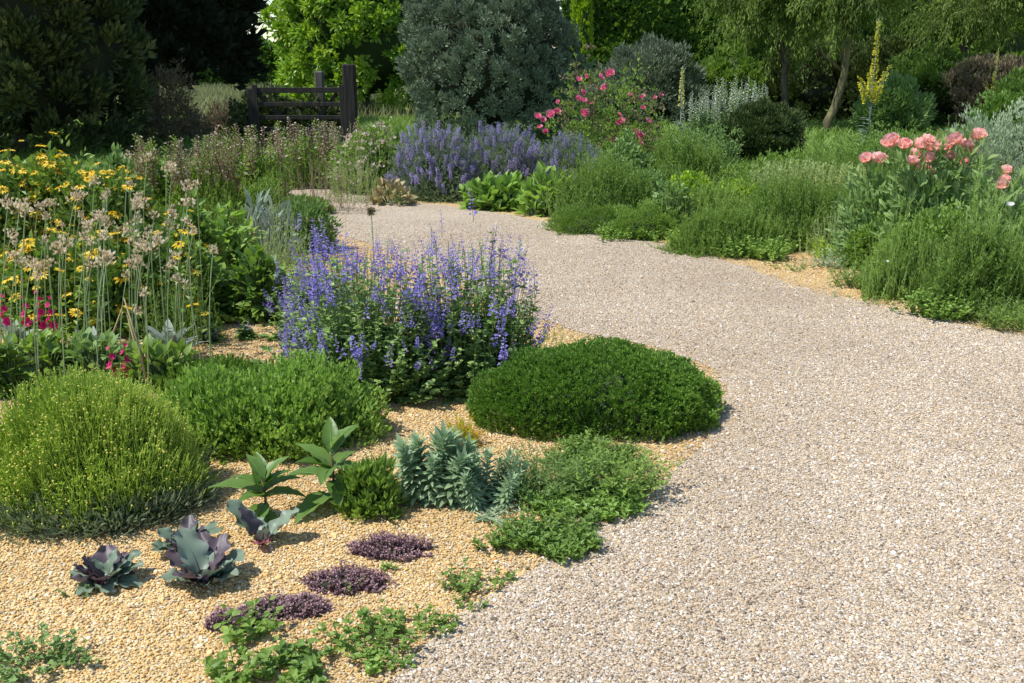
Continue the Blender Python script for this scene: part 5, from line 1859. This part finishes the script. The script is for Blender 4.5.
# scattered yellow heads on their own stems among the alliums
rr_ = R(777)
PRS = [daisy(R(780 + k), 12, size=1.0).mesh('flower_head') for k in range(3)]
for i in range(46):
    px = rr_.uniform(0, 205); y = rr_.uniform(5.1, 6.4); z = max(.12, z_at(rr_.uniform(160, 335), y)); x = x_at(px, y, z)
    t = thing('yellow_daisy', 'single yellow daisy stem, taller or looser than its clump, among the allium stems', 'daisy', (x, y, 0), 'yellow daisy stems among the alliums')
    m = MB(); m.stalks([[0, 0, 0]], [[.01, 0, z * .5]], [[0, 0, z]], [.002], [.0015], [.5], 'stem_green', 4, 3)
    k = 7; zz = rr_.uniform(.1, .9, k) * z; a = rr_.uniform(0, 6.28, k)
    m.inst(L_SMALL, np.stack([0 * zz, 0 * zz, zz], 1), np.stack([np.cos(a), np.sin(a), .6 + 0 * a], 1), [0, 0, 1], np.full((k, 3), .05), rr_.uniform(0, 1, k), 'mid_green')
    m.obj('stem', t)
    o = bpy.data.objects.new('flower_head', PRS[i % 3]); COL.objects.link(o); o.parent = t
    o.matrix_local = pose((0, 0, z), (rr_.normal(0, .3), rr_.normal(-.25, .3), 1), rr_.uniform(.018, .036), (0, -1, .1))

# bits of dry leaf blown on to the gravel
def litter():
    rng = R(790); n = 900
    y = np.sqrt(rng.uniform(2.3 ** 2, 8 ** 2, n)); x = rng.uniform(-1, 1, n) * (.535 * (y * .96 + .45))
    ins = in_poly(x, y, PATHPOLY)
    keep = ~ins | (rng.uniform(0, 1, n) < .22)
    x, y = x[keep], y[keep]; n = len(x)
    m = MB(); a = rng.uniform(0, 6.28, n); s = rng.uniform(.006, .02, n)
    for mat, lo, hi in (('brown_twig', 0, .6), ('straw', .6, 1.)):
        k = slice(int(lo * n), int(hi * n))
        q = len(x[k])
        m.inst(leaf_tpl(.4, .2, -.1), np.stack([x[k], y[k], np.full(q, .015)], 1), np.stack([np.cos(a[k]), np.sin(a[k]), rng.uniform(-.1, .2, q)], 1), np.array([0, 0, 1.]) + rng.normal(0, .3, (q, 3)), s[k], rng.uniform(0, 1, q), mat)
    o = m.obj('leaf_litter'); o['kind'] = 'stuff'
litter()
# loose upright stems that break the outline of the right-hand bed
for i, (px, base, wpx, top, mat, lab) in enumerate([
        (600, 226, 90, 150, 'grass', 'thin pale grass stems rising out of the upright grassy mound'),
        (700, 240, 110, 178, 'grass', 'thin grass stems rising between the spurges'),
        (780, 246, 110, 168, 'grass', 'thin grass stems above the broad feathery mound'),
        (850, 262, 90, 190, 'pale_plume', 'thin pale stems beside the leftmost pink poppy'),
        (905, 306, 90, 206, 'grass', 'thin grass stems standing out of the olive leafy clump'),
        (985, 318, 110, 186, 'grass', 'thin grass stems standing out of the largest deep green mound')]):
    feather('tall_grass', lab, 'grass', site(px, base, wpx, top, .7), mat, 260, 1800 + i, 1.7, .004, 12, .03, splay=.15, corem=None, jit=.12)
for i, (px, base, wpx, top, mat, lab) in enumerate([
        (215, 270, 60, 190, 'grass', 'thin grassy stems between the brown spires and the cardoon'),
        (285, 300, 60, 205, 'pale_plume', 'thin pale stems with buds at the left of the blue salvia'),
        (318, 216, 84, 140, 'tan_bract', 'thin brown flowering stems screening the far turn of the path'),
        (355, 205, 60, 136, 'pale_plume', 'thin pale stems between the far path turn and the thick gate post'),
        (180, 350, 80, 260, 'grass', 'thin grassy stems right of the straw stalks')]):
    feather('tall_grass', lab, 'grass', site(px, base, wpx, top, .7), mat, 200, 1820 + i, 1.7, .003, 10, .026, splay=.2, corem=None, jit=.14)

for i, (px, b, wpx, top, mat, n, L, tp, lab) in enumerate([
        (702, 250, 70, 232, 'lime', 160, .03, L_NARROW, 'low yellow green ground cover left of the feathery mound at the path edge'),
        (640, 243, 80, 226, 'fresh_green', 180, .03, L_OVATE, 'low bright leaves spilling on the path under the grey green plants'),
        (760, 262, 60, 236, 'fresh_green', 150, .03, L_OVATE, 'low bright leafy plant between feathery mound and yellow gravel'),
        (868, 292, 56, 262, 'grass', 150, .03, L_NARROW, 'ragged yellow green growth creeping out on the yellow gravel, under the poppies'),
        (940, 322, 60, 290, 'fresh_green', 150, .026, L_OVATE, 'bright low leaves at the foot of the largest deep green mound'),
        (1010, 334, 70, 296, 'mid_green', 170, .028, L_NARROW, 'ragged stems creeping on to the path at the right edge'),
        (840, 262, 60, 236, 'lime', 110, .03, L_NARROW, 'yellow green sprigs behind the silver grey tuft')]):
    creeper('ground_cover', lab, 'ground cover', px, b, wpx, top, 1900 + i, mat, n, L, ratio=.7, tpl=tp, dens=12, wscale=1.6, up=.8)
